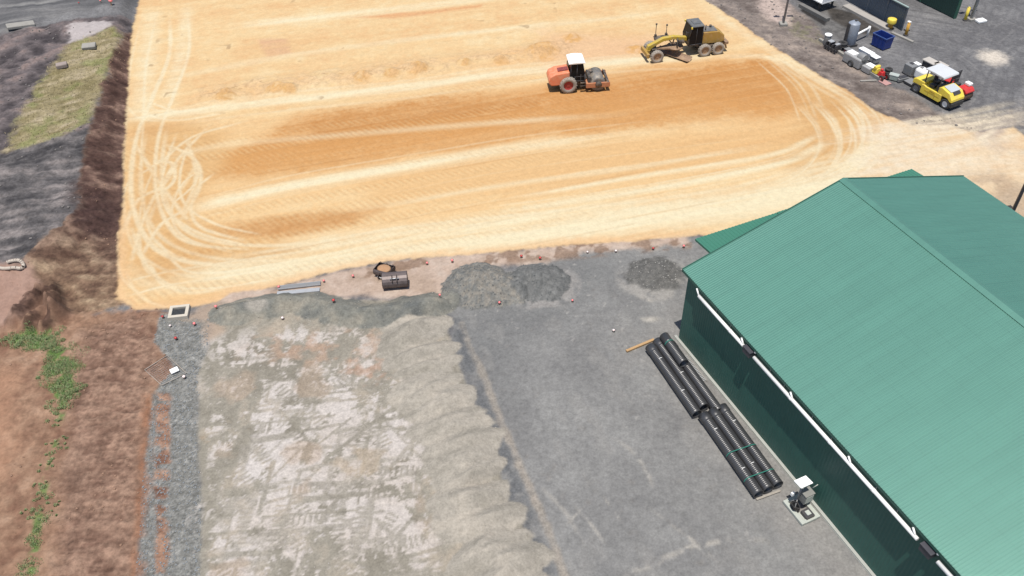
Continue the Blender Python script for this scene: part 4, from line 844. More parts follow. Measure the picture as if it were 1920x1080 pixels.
# road grader
t = root('road_grader', (17.2, 76.35, 0), math.radians(192), 'dusty yellow road grader with a black cab and six wheels on the sand', 'grader')
for x, n_ in ((3.1, 0), (-1.72, 1), (-3.08, 1)):
    for y in (-1.0, 1.0): wheel(t, (x, y, .61), .61, .40, TYRE, BRWN)
b = MB(); b.prism([(-.35, 1.35), (-.35, 1.75), (1.2, 2.05), (2.3, 1.98), (3.1, 1.62), (3.75, 1.35), (3.85, .85), (3.55, .75), (3.35, 1.12), (2.8, 1.42), (2.2, 1.68), (1.2, 1.75)], -.2, .2); b.build('front_frame', mat('bright_grader_yellow', (.46, .33, .05), .5, 0, .7, (.30, .26, .15), 3), t, .03)
b = MB(); b.cyl((3.1, -.95, .66), (3.1, .95, .66), .13, n=12); b.box((3.1, 0, .86), (.5, .7, .35)); b.box((3.1, -.55, .95), (.12, .1, .5), RX(.4)); b.box((3.1, .55, .95), (.12, .1, .5), RX(-.4)); b.build('front_axle', DUST, t, .02)
b = MB(); b.box((3.95, 0, .72), (.22, 1.9, .4)); b.box((3.75, 0, .8), (.4, .5, .3)); b.build('push_block', OCHRE, t, .03)
b = MB(); b.lathe([(.62, -.06), (.78, -.06), (.78, .06), (.62, .06)], (.95, 0, .92), 'z', 30); b.prism([(1.5, -.45), (3.0, -.08), (3.0, .08), (1.5, .45), (1.4, .32), (1.4, -.32)], .88, 1.0, 'z'); b.build('circle', BRWN, t)
b = MB(); ra = math.radians(36); n = 8; pts = []
for i in range(n+1):
    a = math.radians(205+i*14); pts.append((.55*math.cos(a)+.45, .55*math.sin(a)+.62))
sh = [(x, z) for x, z in pts]+[(x+.035, z) for x, z in pts[::-1]]
b.prism(sh, -1.85, 1.85); bmesh.ops.rotate(b.bm, verts=b.bm.verts, cent=(0, 0, 0), matrix=Matrix.Rotation(ra, 3, 'Z')); bmesh.ops.translate(b.bm, verts=b.bm.verts, vec=(.8, 0, 0)); b.build('blade', BRWN, t)
b = MB()
for y in (-.5, .5): b.cyl((.9, y*.6, 1.9), (.95, y*1.2, .95), .06, n=8); b.cyl((.3, y*.5, 1.7), (.6, y, .9), .05, n=8)
b.cyl((1.5, -.7, 1.5), (1.0, .1, .9), .05, n=8); b.box((.5, 0, 1.5), (.5, 1.1, .22)); b.build('lift_arm', DUST, t)
b = MB(); b.prism([(-1.45, 1.25), (-1.4, 3.02), (-.30, 3.02), (-.05, 1.9), (-.15, 1.2)], -.76, .76); cb = b.build('cab', GLASS, t, .04)
for y in (-.77, .77):
    b = MB()
    for (xa, za), (xb, zb) in (((-1.45, 1.25), (-1.4, 3.02)), ((-.05, 1.9), (-.3, 3.02)), ((-.15, 1.2), (-.05, 1.9)), ((-1.45, 1.27), (-.15, 1.22)), ((-.8, 1.25), (-.8, 3.02)), ((-1.4, 3.0), (-.3, 3.0))): b.cyl((xa, y, za), (xb, y, zb), .03, n=6)
    b.build('cab_post', DGREY, cb)
b = MB(); b.box((-.86, 0, 3.10), (1.3, 1.72, .14), top=(.88, .88)); b.box((-.86, 0, 3.19), (.7, .9, .08)); b.build('cab_roof', mat('dusty_dark_roof', (.11, .115, .12), .5, 0, .4, (.25, .22, .18)), t, .04)
b = MB(); b.box((-.2, .86, 2.98), (.12, .12, .16)); b.box((-.2, -.86, 2.98), (.12, .12, .16)); b.build('work_lamp', YELL, t)
b = MB(); b.box((.35, .98, 2.6), (.05, .22, .32)); b.cyl((-.1, .76, 2.6), (.35, .98, 2.6), .02, n=6); b.build('mirror', DGREY, t)
b = MB(); b.prism([(-1.5, 1.1), (-1.5, 2.28), (-3.1, 2.2), (-3.75, 1.75), (-3.8, 1.15), (-3.3, 1.0)], -.62, .62); hd = b.build('engine_hood', OCHRE, t, .06)
b = MB(); b.box((-2.3, 0, 2.28), (1.4, 1.06, .07), RY(-.05)); b.build('hood_top', mat('grey_hood', (.12, .12, .12), .5, 0, .5, (.32, .26, .2)), hd, .02)
b = MB(); b.cyl((-1.85, .3, 2.25), (-1.85, .3, 2.85), .06, n=10); b.cyl((-2.6, -.3, 2.25), (-2.6, -.3, 2.5), .12, n=10); b.build('exhaust', DUST, hd)
for y in (-.78, .78):
    b = MB(); b.prism([(-1.5, .5), (-1.5, .78), (-2.2, .98), (-2.6, .98), (-3.3, .78), (-3.3, .5)], y-.13, y+.13); b.build('tandem_case', DUST, t, .02)
b = MB(); b.box((-2.4, 0, .95), (2.6, 1.0, .3)); b.box((-.8, 0, 1.1), (1.3, 1.3, .2)); b.build('rear_frame', DUST, t, .03)
b = MB(); b.box((-4.0, 0, 1.0), (.35, 1.7, .22)); b.box((-4.05, .55, .65), (.14, .1, .7), RY(.3)); b.box((-4.05, 0, .65), (.14, .1, .7), RY(.3)); b.box((-4.05, -.55, .65), (.14, .1, .7), RY(.3)); b.cyl((-3.7, .3, 1.2), (-4.0, .3, 1.05), .08, n=8); b.build('ripper', BRWN, t)
for x, y, h in ((2.55, -1.2, 2.75), (1.45, -1.25, 2.5)):
    b = MB(); b.cyl((x, y, .9), (x, y, h), .035, n=8); b.box((x, y, 1.5), (.2, .2, .5)); b.cyl((x, y, h), (x, y, h+.12), .09, n=10); b.build('sensor_mast', DUST, t)
b = MB(); b.box((2.0, -.7, 1.55), (1.5, 1.1, .06)); b.build('mast_beam', DUST, t)
# pneumatic tyre roller
fwd = np.array([.457, -.889]); pc = np.array([37.95, 66.85]); ya_ = math.atan2(fwd[1], fwd[0])
t = root('tyre_roller', (pc[0]+.02, pc[1], 0), ya_, 'yellow rubber tyred roller with a pale grey canopy on the gravel yard', 'road roller')
for y in (-.66, -.22, .22, .66):
    wheel(t, (1.5, y, .45), .45, .30, DTYRE, WHITE)
    wheel(t, (-1.55, y, .45), .45, .30, DTYRE, GREY)
b = MB(); b.prism([(-1.05, .32), (-1.05, 1.12), (-.75, 1.12), (-.6, 1.06), (1.0, 1.06), (1.02, .45), (.9, .32)], -.84, .84); b.build('side_body', YELL, t, .03)
b = MB(); b.prism([(.55, .98), (.55, 1.62), (.85, 1.70), (1.65, 1.50), (2.02, 1.05), (2.05, .80), (1.85, .80), (1.55, 1.0), (1.1, 1.0), (.98, .9)], -.80, .80); hd = b.build('hood', YELL, t, .06)
b = MB(); b.box((1.22, 0, 1.655), (.80, 1.15, .05), RY(.25)); b.build('hood_panel', mat('pale_grey_panel', (.42, .46, .49), .45, 0, .2, (.4, .36, .3)), hd, .01)
b = MB(); b.box((1.72, 0, 1.46), (.3, .8, .05), RY(.62)); b.box((1.72, 0, 1.48), (.06, .8, .05), RY(.62)); b.build('grille', DGREY, hd)
b = MB(); b.box((2.02, 0, .52), (.2, 1.5, .4)); b.box((1.98, 0, .75), (.2, 1.0, .2)); b.build('front_bumper', DTYRE, t, .03)
b = MB(); b.prism([(-2.0, .75), (-2.0, 1.2), (-1.7, 1.35), (-.85, 1.35), (-.85, .95), (-1.1, .85), (-1.8, .85)], -.80, .80); b.build('rear_hood', YELL, t, .05)
b = MB(); b.box((-.15, 0, .93), (1.4, 1.56, .08)); b.box((-.45, .3, 1.25), (.5, .5, .5)); b.box((-.68, .3, 1.6), (.12, .5, .5)); b.box((.36, 0, 1.3), (.3, 1.2, .6)); b.box((-.3, -.35, 1.15), (.5, .4, .4)); b.build('operator_platform', DGREY, t, .03)
b = MB(); b.lathe([(.16, -.015), (.2, -.015), (.2, .015), (.16, .015)], (.12, .3, 1.62), 'z', 16); b.cyl((.12, .3, 1.6), (.3, .3, 1.2), .025, n=6); b.build('steering_wheel', BLACK, t)
posts(t, ((-.9, -.72), (-.9, .72), (.5, -.72), (.5, .72)), .98, 2.55, .07, DGREY, 'canopy_post')
b = MB(); b.prism([(-1.15, 2.52), (-1.1, 2.64), (-.2, 2.68), (.75, 2.64), (.82, 2.50)], -.92, .92); b.build('canopy', mat('pale_canopy', (.50, .52, .54), .5, 0, .25, (.44, .4, .36), 2), t, .03)
for y in (-.845, .845):
    b = MB(); b.box((.1, y, .74), (1.5, .02, .03)); b.box((-.25, y, .62), (.03, .02, .5)); b.box((.4, y, .62), (.03, .02, .5)); b.box((.1, y, .9), (.5, .02, .12)); b.build('panel_trim', mat('dull_yellow', (.45, .30, .03), .6), t)
t.scale = (1.06, 1.0, 1.0)
# red double drum roller behind it
rc = pc+np.array([.889, .457])*1.95+fwd*.55
t = root('drum_roller', (rc[0], rc[1], 0), ya_, 'small red double drum roller with a white tank, parked beyond the yellow roller', 'road roller')
for x in (-.85, .85):
    b = MB(); b.lathe([(.3, -.56), (.44, -.54), (.44, .54), (.3, .56)], (x, 0, .44), 'y', 30); b.build('drum', mat('rusty_drum', (.10, .065, .045), .55, .3, .5, (.26, .16, .09), 3), t)
    b = MB()
    for y in (-.62, .62): b.box((x, y, .55), (.5, .07, .5))
    b.build('drum_yoke', DGREY, t, .02)
b = MB(); b.prism([(-1.2, .8), (-1.2, 1.1), (-.5, 1.22), (-.35, .85)], -.5, .5); b.build('rear_body', REDP, t, .05)
b = MB(); b.prism([(.3, .8), (.35, 1.25), (1.05, 1.2), (1.3, .95), (1.25, .8)], -.55, .55); b.build('front_body', REDP, t, .06)
b = MB(); b.box((.62, .35, 1.36), (.55, .45, .25)); b.build('water_tank', WHITE, t, .05)
b = MB(); b.box((-.02, 0, .7), (.75, 1.0, .12)); b.box((-.15, 0, .98), (.4, .5, .4)); b.box((-.35, 0, 1.3), (.1, .5, .45)); b.build('seat', DGREY, t, .04)
b = MB()
for y in (-.5, .5): b.cyl((-.55, y, .9), (-.5, y, 2.1), .04, n=8)
b.cyl((-.5, -.5, 2.1), (-.5, .5, 2.1), .04, n=8); b.box((-.5, 0, 1.7), (.05, .95, .6)); b.build('roll_bar', DGREY, t)
# ---------------------------------------------------------------- east yard
def pole(name, p, h, lab, col, r=.10, aim=0, pad=True, arm=.55):
    c = at(*p) if not isinstance(p, np.ndarray) else p
    t = root(name, (c[0], c[1], 0), aim, lab, 'light pole', 'light poles'); b = MB(); b.cyl((0, 0, 0), (0, 0, h), r*1.15, r*.8, n=14); b.build('pole', col, t)
    if pad:
        b = MB(); b.box((0, 0, .1), (.75, .75, .3)); b.build('footing', CONC, t, .02)
    for s in (-1, 1):
        b = MB(); b.cyl((0, 0, h-.25), (s*arm, 0, h-.05), .03, n=8); b.build('arm', col, t)
        b = MB(); b.box((s*(arm+.2), 0, h), (.62, .36, .14)); b.build('lamp_head', DGREY, t, .02)
pole('light_pole', (1468, 47), 9, 'slim grey light pole on a pale footing at the rough verge above the sand pad', mat('grey_pole', (.26, .25, .26), .5, .2, .2, (.35, .3, .26), 2), .10, 0, True, .5)
pole('light_pole', (1820, 38), 9, 'pale grey light pole by the dark green screen wall', mat('pale_pole', (.34, .35, .36), .5, .2, .2, (.4, .38, .34), 2), .15, .35, True, .6)
pole('light_pole', at(1886, 424), 9, 'dark pole rising behind the large shed roof', mat('dark_pole', (.12, .12, .13), .5, .2, .2, (.2, .19, .17), 2), .12, .3, False, .5)
# screens
def screen(name, p0, p1, h, th, m, lab, post_every, postm, cat='fence', ext=0):
    a, b_ = at(*p0), at(*p1); d = (b_-a)/np.hypot(*(b_-a)); a = a-d*ext; c = (a+b_)/2; L_ = np.hypot(*(b_-a))
    t = root(name, (c[0], c[1], 0), math.atan2(d[1], d[0]), lab, cat); b = MB(); b.box((0, 0, h/2+.04), (L_, th, h-.08)); b.build('panel', m, t)
    k = int(L_/post_every)+1
    for i in range(k+1):
        b = MB(); b.box((-L_/2+L_*i/k, 0, h/2+.02), (.09, th+.08, h)); b.build('post', postm, t)
    b = MB(); b.box((0, 0, h+.05), (L_+.1, th+.1, .09)); b.build('top_rail', mat('pale_green_rail', (.30, .38, .36), .5, 0, .2, (.3, .3, .28)), t)
    return t
NAVY = wavy('navy_sheet', (.045, .065, .095), .45, .2, 0, 0, .5, .03)
screen('screen_fence', (1600, 8), (1690, 57), 2.35, .06, NAVY, 'navy blue sheet screen fence with a pale top rail in the gravel yard', 2.9, mat('navy_post', (.06, .08, .11), .5), ext=3)
screen('screen_wall', (1720, 0), (1790, 35), 5.0, .3, wavy('very_dark_green_sheet', (.014, .042, .036), .5, .25, 0, 0, .4, .02), 'tall very dark green sheeted screen wall beside a pale light pole', 6, GDARK, 'wall', 4)
def kerb(name, p0, p1, w_, h, m, lab, cat='kerb'):
    a, b_ = at(*p0), at(*p1); c = (a+b_)/2; L_ = np.hypot(*(b_-a)); b = MB(); b.box((0, 0, h/2-.05), (L_, w_, h+.1)); o = b.build(name, m, None, .02, (c[0], c[1], 0), math.atan2(*(b_-a)[::-1])); tag(o, lab, cat); return o
kerb('concrete_kerb', (1536, 76), (1652, 152), .28, .28, CONC, 'long pale concrete kerb edging the parking bay above the sand pad')
kerb('concrete_plinth', (1585, 12), (1668, 56), .9, .22, mat('white_concrete', tuple(alb(214, 208, 200)), .85, 0, .4, tuple(alb(180, 174, 168)), 2), 'broad white concrete plinth at the foot of the navy screen fence', 'plinth')
kerb('concrete_kerb', (1500, 12), (1552, 40), .5, .35, mat('grey_concrete', tuple(alb(150, 148, 144)), .9, 0, .4, tuple(alb(120, 116, 112)), 2), 'grey concrete beam with a dark gap beside it, near the white tray')
kerb('concrete_kerb', (1672, 62), (1712, 80), .3, .14, CONC, 'short pale kerb piece in front of the blue skip bin')
# white truck tray at the top edge
c = at(1524, 4); t = root('truck_tray', (c[0], c[1], .2), math.radians(-62), 'white flat truck tray at the top edge of the photo', 'truck tray')
b = MB(); b.box((0, 0, .75), (4.6, 2.3, .14)); b.build('deck', WHITE, t, .02)
b = MB()
for x in (-1.8, 1.8):
    for y in (-.9, .9): b.box((x, y, .28), (.16, .16, .96))
b.build('legs_frame', DGREY, t)
b = MB(); b.box((2.25, 0, 1.2), (.08, 2.3, .8)); b.build('headboard', WHITE, t, .02)
# skip bin
BLUE = mat('blue_paint', (.012, .035, .20), .45, 0, .2, (.05, .08, .2), 2)
corn = np.array([at(1634, 85), at(1654, 95), at(1668, 90)]); cen = (corn[0]+corn[2])/2; ang = math.atan2(*(corn[1]-corn[0])[::-1])
t = root('skip_bin', (cen[0], cen[1], 0), ang, 'open topped blue skip bin standing in the gravel yard', 'skip bin')
b = MB(); bm = b.bm
def ring(sx, sy, z): return [bm.verts.new((sx*x/2, sy*y/2, z)) for x, y in ((-1, -1), (1, -1), (1, 1), (-1, 1))]
r0, r1, r2, r3 = ring(1.45, 1.05, .08), ring(1.62, 1.15, 1.25), ring(1.52, 1.05, 1.25), ring(1.37, .97, .14)
bm.faces.new(r0[::-1]); bm.faces.new(r3)
for A, B in ((r0, r1), (r1, r2), (r2, r3)):
    for i in range(4): bm.faces.new([A[i], A[(i+1) % 4], B[(i+1) % 4], B[i]])
b.build('shell', BLUE, t)
b = MB()
for x in (-.45, 0, .45):
    for s in (-1, 1): b.box((x, s*.56, .66), (.06, .05, 1.05), RX(s*-.045))
b.build('ribs', BLUE, t)
b = MB()
for s in (-1, 1): b.box((0, s*.575, 1.23), (1.68, .06, .08)); b.box((s*.81, 0, 1.23), (.06, 1.1, .08))
b.build('rim', mat('light_blue_rim', (.05, .10, .28), .45), t)
b = MB()
for x in (-.4, .4): b.box((x, 0, .05), (.1, .9, .1))
b.build('skid', DGREY, t)
# upright tank, boom, bollards
c = at(1592, 84); t = root('upright_tank', (c[0], c[1], 0), .3, 'tall blue grey upright tank behind the parked attachments', 'tank'); TK = mat('blue_grey_steel', (.24, .27, .32), .5, .1, .3, (.14, .14, .15), 2)
b = MB(); b.cyl((0, 0, .2), (0, 0, 2.25), .55, n=24); b.cyl((0, 0, 2.25), (0, 0, 2.45), .55, .25, n=24); b.build('shell', TK, t, .01)
b = MB(); b.cyl((.1, 0, 2.4), (.1, 0, 2.6), .12, n=12); b.build('filler_cap', DGREY, t)
b = MB(); b.box((-.62, 0, 1.2), (.1, .35, 2.2)); b.build('ladder', DGREY, t)
b = MB(); b.box((0, 0, .1), (1.1, 1.1, .2)); b.build('base', DGREY, t)
a, b_ = at(1604, 66, .8), at(1630, 53, .9); t = root('white_boom', (0, 0, 0), 0, 'white pipe boom leaning beside the blue grey tank', 'pipe'); b = MB(); b.cyl((a[0], a[1], .8), (b_[0], b_[1], .95), .11, n=10); b.cyl((b_[0], b_[1], 0), (b_[0], b_[1], 1.1), .12, n=10); b.cyl((a[0], a[1], 0), (a[0], a[1], .8), .06, n=8); b.build('boom_pipe', WHITE, t)
def bollard(p, h, r, m, lab, cap=False):
    c = at(*p); t = root('bollard', (c[0], c[1], 0), 0, lab, 'bollard', 'yellow bollards'); b = MB(); b.cyl((0, 0, 0), (0, 0, h), r, n=14); b.cyl((0, 0, h), (0, 0, h+.06), r, r*.5, n=14); b.build('post', m, t)
    if cap: b = MB(); b.cyl((0, 0, h-.1), (0, 0, h+.3), .46, .44, n=18); b.cyl((0, 0, h+.3), (0, 0, h+.38), .44, .2, n=18); b.build('cap', YELL, t, .02)
    b = MB(); b.cyl((0, 0, 0), (0, 0, .1), r+.1, n=14); b.build('base', DGREY, t)
ORB = mat('orange_yellow_paint', (.50, .27, .04), .5, 0, .3, (.3, .2, .1), 3)
bollard((1668, 54), .75, .25, ORB, 'yellow capped drum bollard in front of the navy screen fence', True); bollard((1698, 66), 1.25, .15, ORB, 'ochre bollard standing at the right end of the navy screen fence'); bollard((1809, 38), 1.35, .15, YELL, 'yellow bollard beside the pale light pole')
def boxy(name, p, d, rz, m, lab, cat, parts=(), bev=.06, group=None):
    c = at(*p); t = root(name, (c[0], c[1], 0), rz, lab, cat, group); b = MB(); b.box((0, 0, d[2]/2+.06), d); b.build('body', m, t, bev)
    for nm, pc_, pdm, pm in parts:
        b = MB(); b.box(pc_, pdm); b.build(nm, pm, t, min(.02, min(pdm)*.3))
    return t
RZK = math.radians(-63)
slab('white_slab', (1838, 41), (1.0, .7, .22), .3, WHITE, 'white block on the ground right of the pale light pole', 'block')
boxy('cable_box', (1700, 57), (.35, .3, .9), RZK, mat('white_box', (.7, .7, .69), .5), 'small white cabinet at the end of the navy screen fence', 'cabinet', (('base', (0, 0, .05), (.45, .4, .12), DGREY),), .02)
CRM = mat('cream_paint', tuple(alb(240, 232, 222)), .5, 0, .25, tuple(alb(196, 186, 176)), 2)
LGR = mat('light_grey_paint', tuple(alb(206, 206, 206)), .5, 0, .3, tuple(alb(150, 150, 148)), 2)
# cluster against the kerb
def frame_stack(p, rz, lab):
    c = at(*p); t = root('attachment_frame', (c[0], c[1], 0), rz, lab, 'machine attachment'); b = MB()
    for x in (-.6, -.2, .2, .6): b.box((x, 0, .45), (.1, .8, .7))
    b.box((0, .35, .3), (1.6, .1, .3)); b.box((0, -.35, .3), (1.6, .1, .3)); b.build('frame', DGREY, t, .01)
    b = MB(); b.box((-.35, 0, .84), (.5, .5, .08)); b.box((.4, .1, .82), (.3, .5, .06)); b.build('plate', SILV, t, .01)
frame_stack((1560, 95), RZK, 'dark steel attachment frame at the far end of the kerb'); 
c = at(1549, 84); t = root('white_drum', (c[0], c[1], 0), 0, 'small drum with a white lid at the far end of the kerb', 'drum'); b = MB(); b.cyl((0, 0, 0), (0, 0, 1.0), .32, n=18); b.build('body', GREY, t, .02); b = MB(); b.cyl((0, 0, 1.0), (0, 0, 1.1), .35, n=18); b.build('lid', WHITE, t, .02)
t = boxy('water_trailer', (1600, 121), (2.1, 1.0, .95), RZK, LGR, 'boxy white water trailer with a grey rounded tank, the largest thing against the kerb', 'trailer', (('hatch', (-.4, 0, 1.04), (.9, .7, .1), WHITE), ('drawbar', (1.5, 0, .3), (1.0, .12, .12), DGREY)), .12)
b = MB(); b.cyl((.35, .15, .95), (1.05, .15, .95), .45, n=22); b.build('tank', GREY, t, .04)
for y in (-.55, .55): wheel(t, (.1, y, .3), .3, .18, DTYRE, GREY)
boxy('toolbox', (1622, 108), (1.5, .55, .6), RZK, WHITE, 'long white lidded box behind the water trailer', 'box', (('lid', (0, 0, .7), (1.56, .62, .08), WHITE), ('latch', (.4, -.32, .55), (.1, .04, .12), DGREY)))
boxy('toolbox', (1637, 116), (.95, .6, .5), RZK, LGR, 'shorter light grey box behind the water trailer', 'box', (('lid', (0, 0, .6), (1.0, .66, .07), WHITE), ('latch', (.2, -.34, .45), (.1, .04, .12), DGREY)))
boxy('crate', (1626, 135), (.95, .8, .55), RZK, LGR, 'light grey crate between the water trailer and the yellow pump', 'crate', (('lid', (.1, .2, .66), (.9, .6, .08), WHITE), ('skid', (0, 0, .05), (1.0, .7, .1), DGREY)))
c = at(1645, 144); t = root('pump', (c[0], c[1], 0), RZK, 'small yellow and red engine pump on wheels by the kerb', 'pump')
b = MB(); b.box((-.3, 0, .55), (.6, .55, .5), top=(.8, .8)); b.cyl((-.3, -.3, .85), (-.3, .3, .85), .17, n=14); b.build('engine', YELL, t, .05)
b = MB(); b.box((.35, 0, .5), (.55, .5, .45), top=(.7, .8)); b.cyl((.3, 0, .7), (.3, 0, .95), .13, n=12); b.build('pump_body', REDP, t, .05)
b = MB(); b.box((0, 0, .25), (1.5, .5, .08)); b.build('chassis', DGREY, t)
for y in (-.34, .34): wheel(t, (.72, y, .26), .26, .14, DTYRE, REDP)
boxy('pale_green_case', (1674, 150), (.8, .5, .45), RZK+.5, mat('pale_green_plastic', tuple(alb(196, 212, 204)), .5), 'pale green case at the near end of the kerb', 'case', (('lid', (0, 0, .55), (.84, .54, .08), mat('pale_lid', tuple(alb(222, 232, 226)), .5)),))
slab('pink_sheet', (1659, 155), (.95, .7, .06), RZK, mat('pink_sheet', tuple(alb(232, 180, 176)), .7), 'pink sheet lying at the near end of the kerb', 'sheet')
slab('white_plank', (1628, 152), (1.5, .2, .08), .02, CONC, 'pale plank lying on the verge below the kerb end', 'plank')
boxy('grey_skid', (1690, 152), (1.1, .5, .35), .35, GREY, 'low grey machine part on the ground left of the yellow roller', 'machine part', (('plate', (0, 0, .44), (.9, .4, .05), DGREY),))
def tyre_flat(p, r, lab, n=2):
    c = at(*p); t = root('tyre_stack', (c[0], c[1], 0), 0, lab, 'tyres')
    for i in range(n):
        b = MB(); h = .24; b.lathe([(r*.55, 0), (r*.8, 0), (r, .05), (r, h-.05), (r*.8, h), (r*.55, h), (r*.55, 0)], (random.uniform(-.05, .05), random.uniform(-.05, .05), i*h), 'z', 22, False); b.build('tyre', DTYRE, t)
tyre_flat((1577, 92), .45, 'stack of dark tyres between the attachment frame and the water trailer', 3)
tyre_flat((1664, 137), .34, 'dark tyre lying just beyond the red end of the engine pump', 2)
boxy('battery_box', (1590, 104), (.8, .6, .5), RZK, mat('dark_red_box', (.12, .035, .04), .6, 0, .3, (.2, .14, .12)), 'dark red box in front of the blue grey tank', 'box', (('lid', (0, 0, .6), (.84, .64, .06), GREY),))
boxy('added_white_case', (1716, 131), (.6, .5, .55), RZK, WHITE, 'small white case added as filler, wedged between the grey generator and the white tank', 'case', (('lid', (0, 0, .63), (.64, .54, .06), WHITE),))  # made-up case, added to fill out the yard clutter
boxy('added_pallet', (1712, 160), (1.5, .9, .16), RZK, DGREY, 'dark pallet added as filler on the ground left of the yellow roller, below the white tank', 'pallet', (('deck', (0, 0, .25), (1.5, .9, .03), GREY),), .01)  # invented pallet, put in only as extra clutter for the yard
# cluster behind the yellow roller
t = boxy('generator', (1704, 139), (.95, .8, .95), RZK, GREY, 'grey generator with a dark vent, leftmost behind the yellow roller', 'generator', (('vent', (-.1, .1, 1.03), (.4, .3, .04), DGREY), ('skid', (0, 0, .06), (1.1, .7, .12), DGREY)))
boxy('white_tank', (1726, 148), (1.15, .95, .95), RZK, WHITE, 'rounded white plastic tank touching the rear of the yellow roller', 'tank', (('gauge', (.585, .1, .6), (.03, .3, .3), TK), ('cap', (-.2, 0, 1.05), (.25, .25, .1), GREY), ('skid', (0, 0, .06), (1.2, .9, .12), DGREY)), .2)
boxy('flat_case', (1740, 132), (1.15, .8, .85), RZK, DGREY, 'dark cabinet with a broad cream lid behind the white tank', 'cabinet', (('lid', (0, 0, .95), (1.3, .9, .1), CRM),))
boxy('flat_case', (1759, 139), (1.0, .75, .85), RZK, DGREY, 'dark cabinet with a smaller cream lid next to the grey canopy', 'cabinet', (('lid', (0, 0, .95), (1.1, .85, .1), CRM),))
# ---------------------------------------------------------------- grass and loose stone
def blades(name, spots, n, hgt, mats, spread=None, wid=.035):
    """many small leaning leaves rising from the listed patches"""
    V = []; Fc = []; k = 0
    for i in range(n):
        c, r = spots[i % len(spots)]
        a = random.random()*6.283; q = r*math.sqrt(random.random()); x, y = c[0]+q*math.cos(a), c[1]+q*math.sin(a)*.8
        z = zat(x, y)-.01; h = hgt*random.uniform(.4, 1.2); a2 = random.random()*6.283; l = h*random.uniform(.2, .9); dx, dy = math.cos(a2), math.sin(a2); w_ = wid*random.uniform(.7, 1.6)
        V += [(x-dy*w_, y+dx*w_, z), (x+dy*w_, y-dx*w_, z), (x+dx*l*.5+dy*w_*.8, y+dy*l*.5-dx*w_*.8, z+h*.7), (x+dx*l*.5-dy*w_*.8, y+dy*l*.5+dx*w_*.8, z+h*.7), (x+dx*l, y+dy*l, z+h)]
        Fc += [(k, k+1, k+2, k+3), (k+3, k+2, k+4)]; k += 5
    me = bpy.data.meshes.new(name); me.from_pydata(V, [], Fc)
    for m in mats: me.materials.append(m)
    mi = np.repeat(rng.integers(0, len(mats), n), 2).astype(np.int32); me.polygons.foreach_set('material_index', mi)
    o = bpy.data.objects.new(name, me); C.objects.link(o); o['kind'] = 'stuff'; return o
GR = [mat('leaf_%s' % s, c, .8, 0, .1, c) for s, c in (('green', tuple(alb(160, 190, 128))), ('dark', tuple(alb(140, 170, 108))), ('light', tuple(alb(190, 210, 152))))]
DRY = [mat('dry_%s' % s, c, .9, 0, .1, c) for s, c in (('straw', tuple(alb(232, 214, 168))), ('tan', tuple(alb(206, 188, 146))), ('olive', tuple(alb(184, 186, 122))))]
sp_ = [(at(*p), r) for p, r in (((50, 632), .9), ((75, 640), 1.0), ((30, 640), .5), ((105, 655), .8), ((115, 690), 1.0), ((118, 715), .9), ((105, 690), .7), ((125, 735), .7), ((122, 750), .5), ((90, 640), .8))]
sp_ = [(c+rng.normal(0, .55, 2), r*random.uniform(.15, .7)) for c, r in sp_ for k in range(14)]; blades('weeds', sp_, 15000, .13, GR+[DRY[1]], wid=.011)
sp_ = [(at(*p), r) for p, r in (((112, 790), .22), ((107, 830), .2), ((102, 845), .25), ((92, 870), .2), ((84, 905), .18), ((80, 922), .3), ((78, 945), .35), ((72, 965), .4), ((68, 992), .5), ((62, 1020), .5), ((58, 1050), .55), ((52, 1080), .5), ((55, 955), .2), ((100, 955), .15))]
sp_ = [(c+rng.normal(0, .28, 2), r*random.uniform(.2, .8)) for c, r in sp_ for k in range(6)]; blades('weeds', sp_, 5000, .11, GR+[DRY[1]], wid=.011)
ys, xs = np.where(reg == 3); pick = rng.integers(0, len(ys), 5000)
blades('dry_grass', [((X[ys[i], xs[i]], Y[ys[i], xs[i]]), .5) for i in pick], 3000, .11, DRY[:2], wid=.02)
ICO = [(0, 0, 1), (.894, 0, .447), (.276, .851, .447), (-.724, .526, .447), (-.724, -.526, .447), (.276, -.851, .447), (.724, .526, -.447), (-.276, .851, -.447), (-.894, 0, -.447), (-.276, -.851, -.447), (.724, -.526, -.447), (0, 0, -1)]
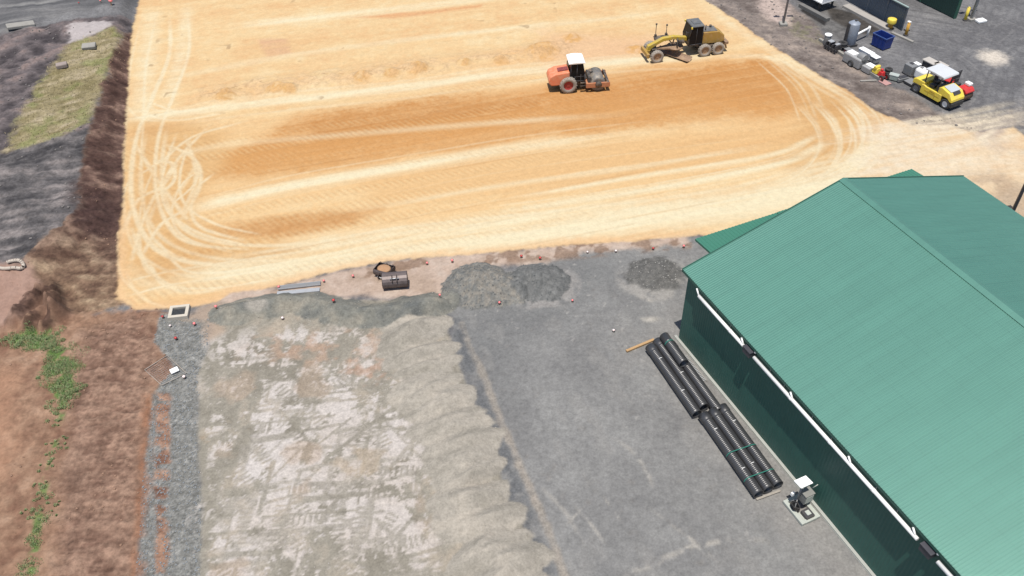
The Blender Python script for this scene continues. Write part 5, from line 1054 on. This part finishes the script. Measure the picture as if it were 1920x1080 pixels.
ICF = [(0, 1, 2), (0, 2, 3), (0, 3, 4), (0, 4, 5), (0, 5, 1), (1, 6, 2), (2, 7, 3), (3, 8, 4), (4, 9, 5), (5, 10, 1), (2, 6, 7), (3, 7, 8), (4, 8, 9), (5, 9, 10), (1, 10, 6), (6, 11, 7), (7, 11, 8), (8, 11, 9), (9, 11, 10), (10, 11, 6)]
def stones(name, mask, n, s0, s1, m, power=2.5):
    ys, xs = np.where(mask); V = []; Fc = []
    if not len(ys): return
    for j in rng.integers(0, len(ys), n):
        x = X[ys[j], xs[j]]+random.uniform(-.06, .06); y = Y[ys[j], xs[j]]+random.uniform(-.06, .06); s = s0+(s1-s0)*random.random()**power; z = H[ys[j], xs[j]]+s*.25; k = len(V); q = RZ(random.random()*6)
        for p in ICO:
            v = q @ Vector((p[0]*random.uniform(.8, 1.3), p[1]*random.uniform(.7, 1.1), p[2]*random.uniform(.5, .8))); V.append((x+v.x*s, y+v.y*s, z+v.z*s))
        Fc += [(a+k, b_+k, c+k) for a, b_, c in ICF]
    me = bpy.data.meshes.new(name); me.from_pydata(V, [], Fc); me.materials.append(m); o = bpy.data.objects.new(name, me); C.objects.link(o); o['kind'] = 'stuff'
ST = lambda n, c: mat('stone_'+n, tuple(alb(*c)), .9, 0, .5, tuple(alb(*[v*.8 for v in c])), 6)
gp = vn(X*.4, Y*.4, 201) > .55
stones('dark_stones', (reg == 20) | (reg == 21), 900, .015, .05, ST('dark', (124, 128, 128)))
stones('pale_stones', (reg == 22), 160, .02, .07, ST('grey', (190, 187, 182)), 3)
stones('blue_stones', (reg == 7), 2600, .02, .07, ST('blue', (168, 172, 174)))
stones('clods', ((reg == 6) | (reg == 5)) & gp, 1000, .015, .09, ST('clod', (186, 148, 124)), 5)
stones('bank_stones', ((reg == 2) | (reg == 4) | (reg == 11)), 1300, .02, .14, ST('bank', (150, 143, 140)), 6)
stones('rubble', (reg == 23) | (reg == 24), 700, .01, .05, ST('pale', (206, 198, 184)), 3)
stones('chippings', (reg == 9) & gp, 500, .01, .05, ST('white', (222, 212, 204)), 3)
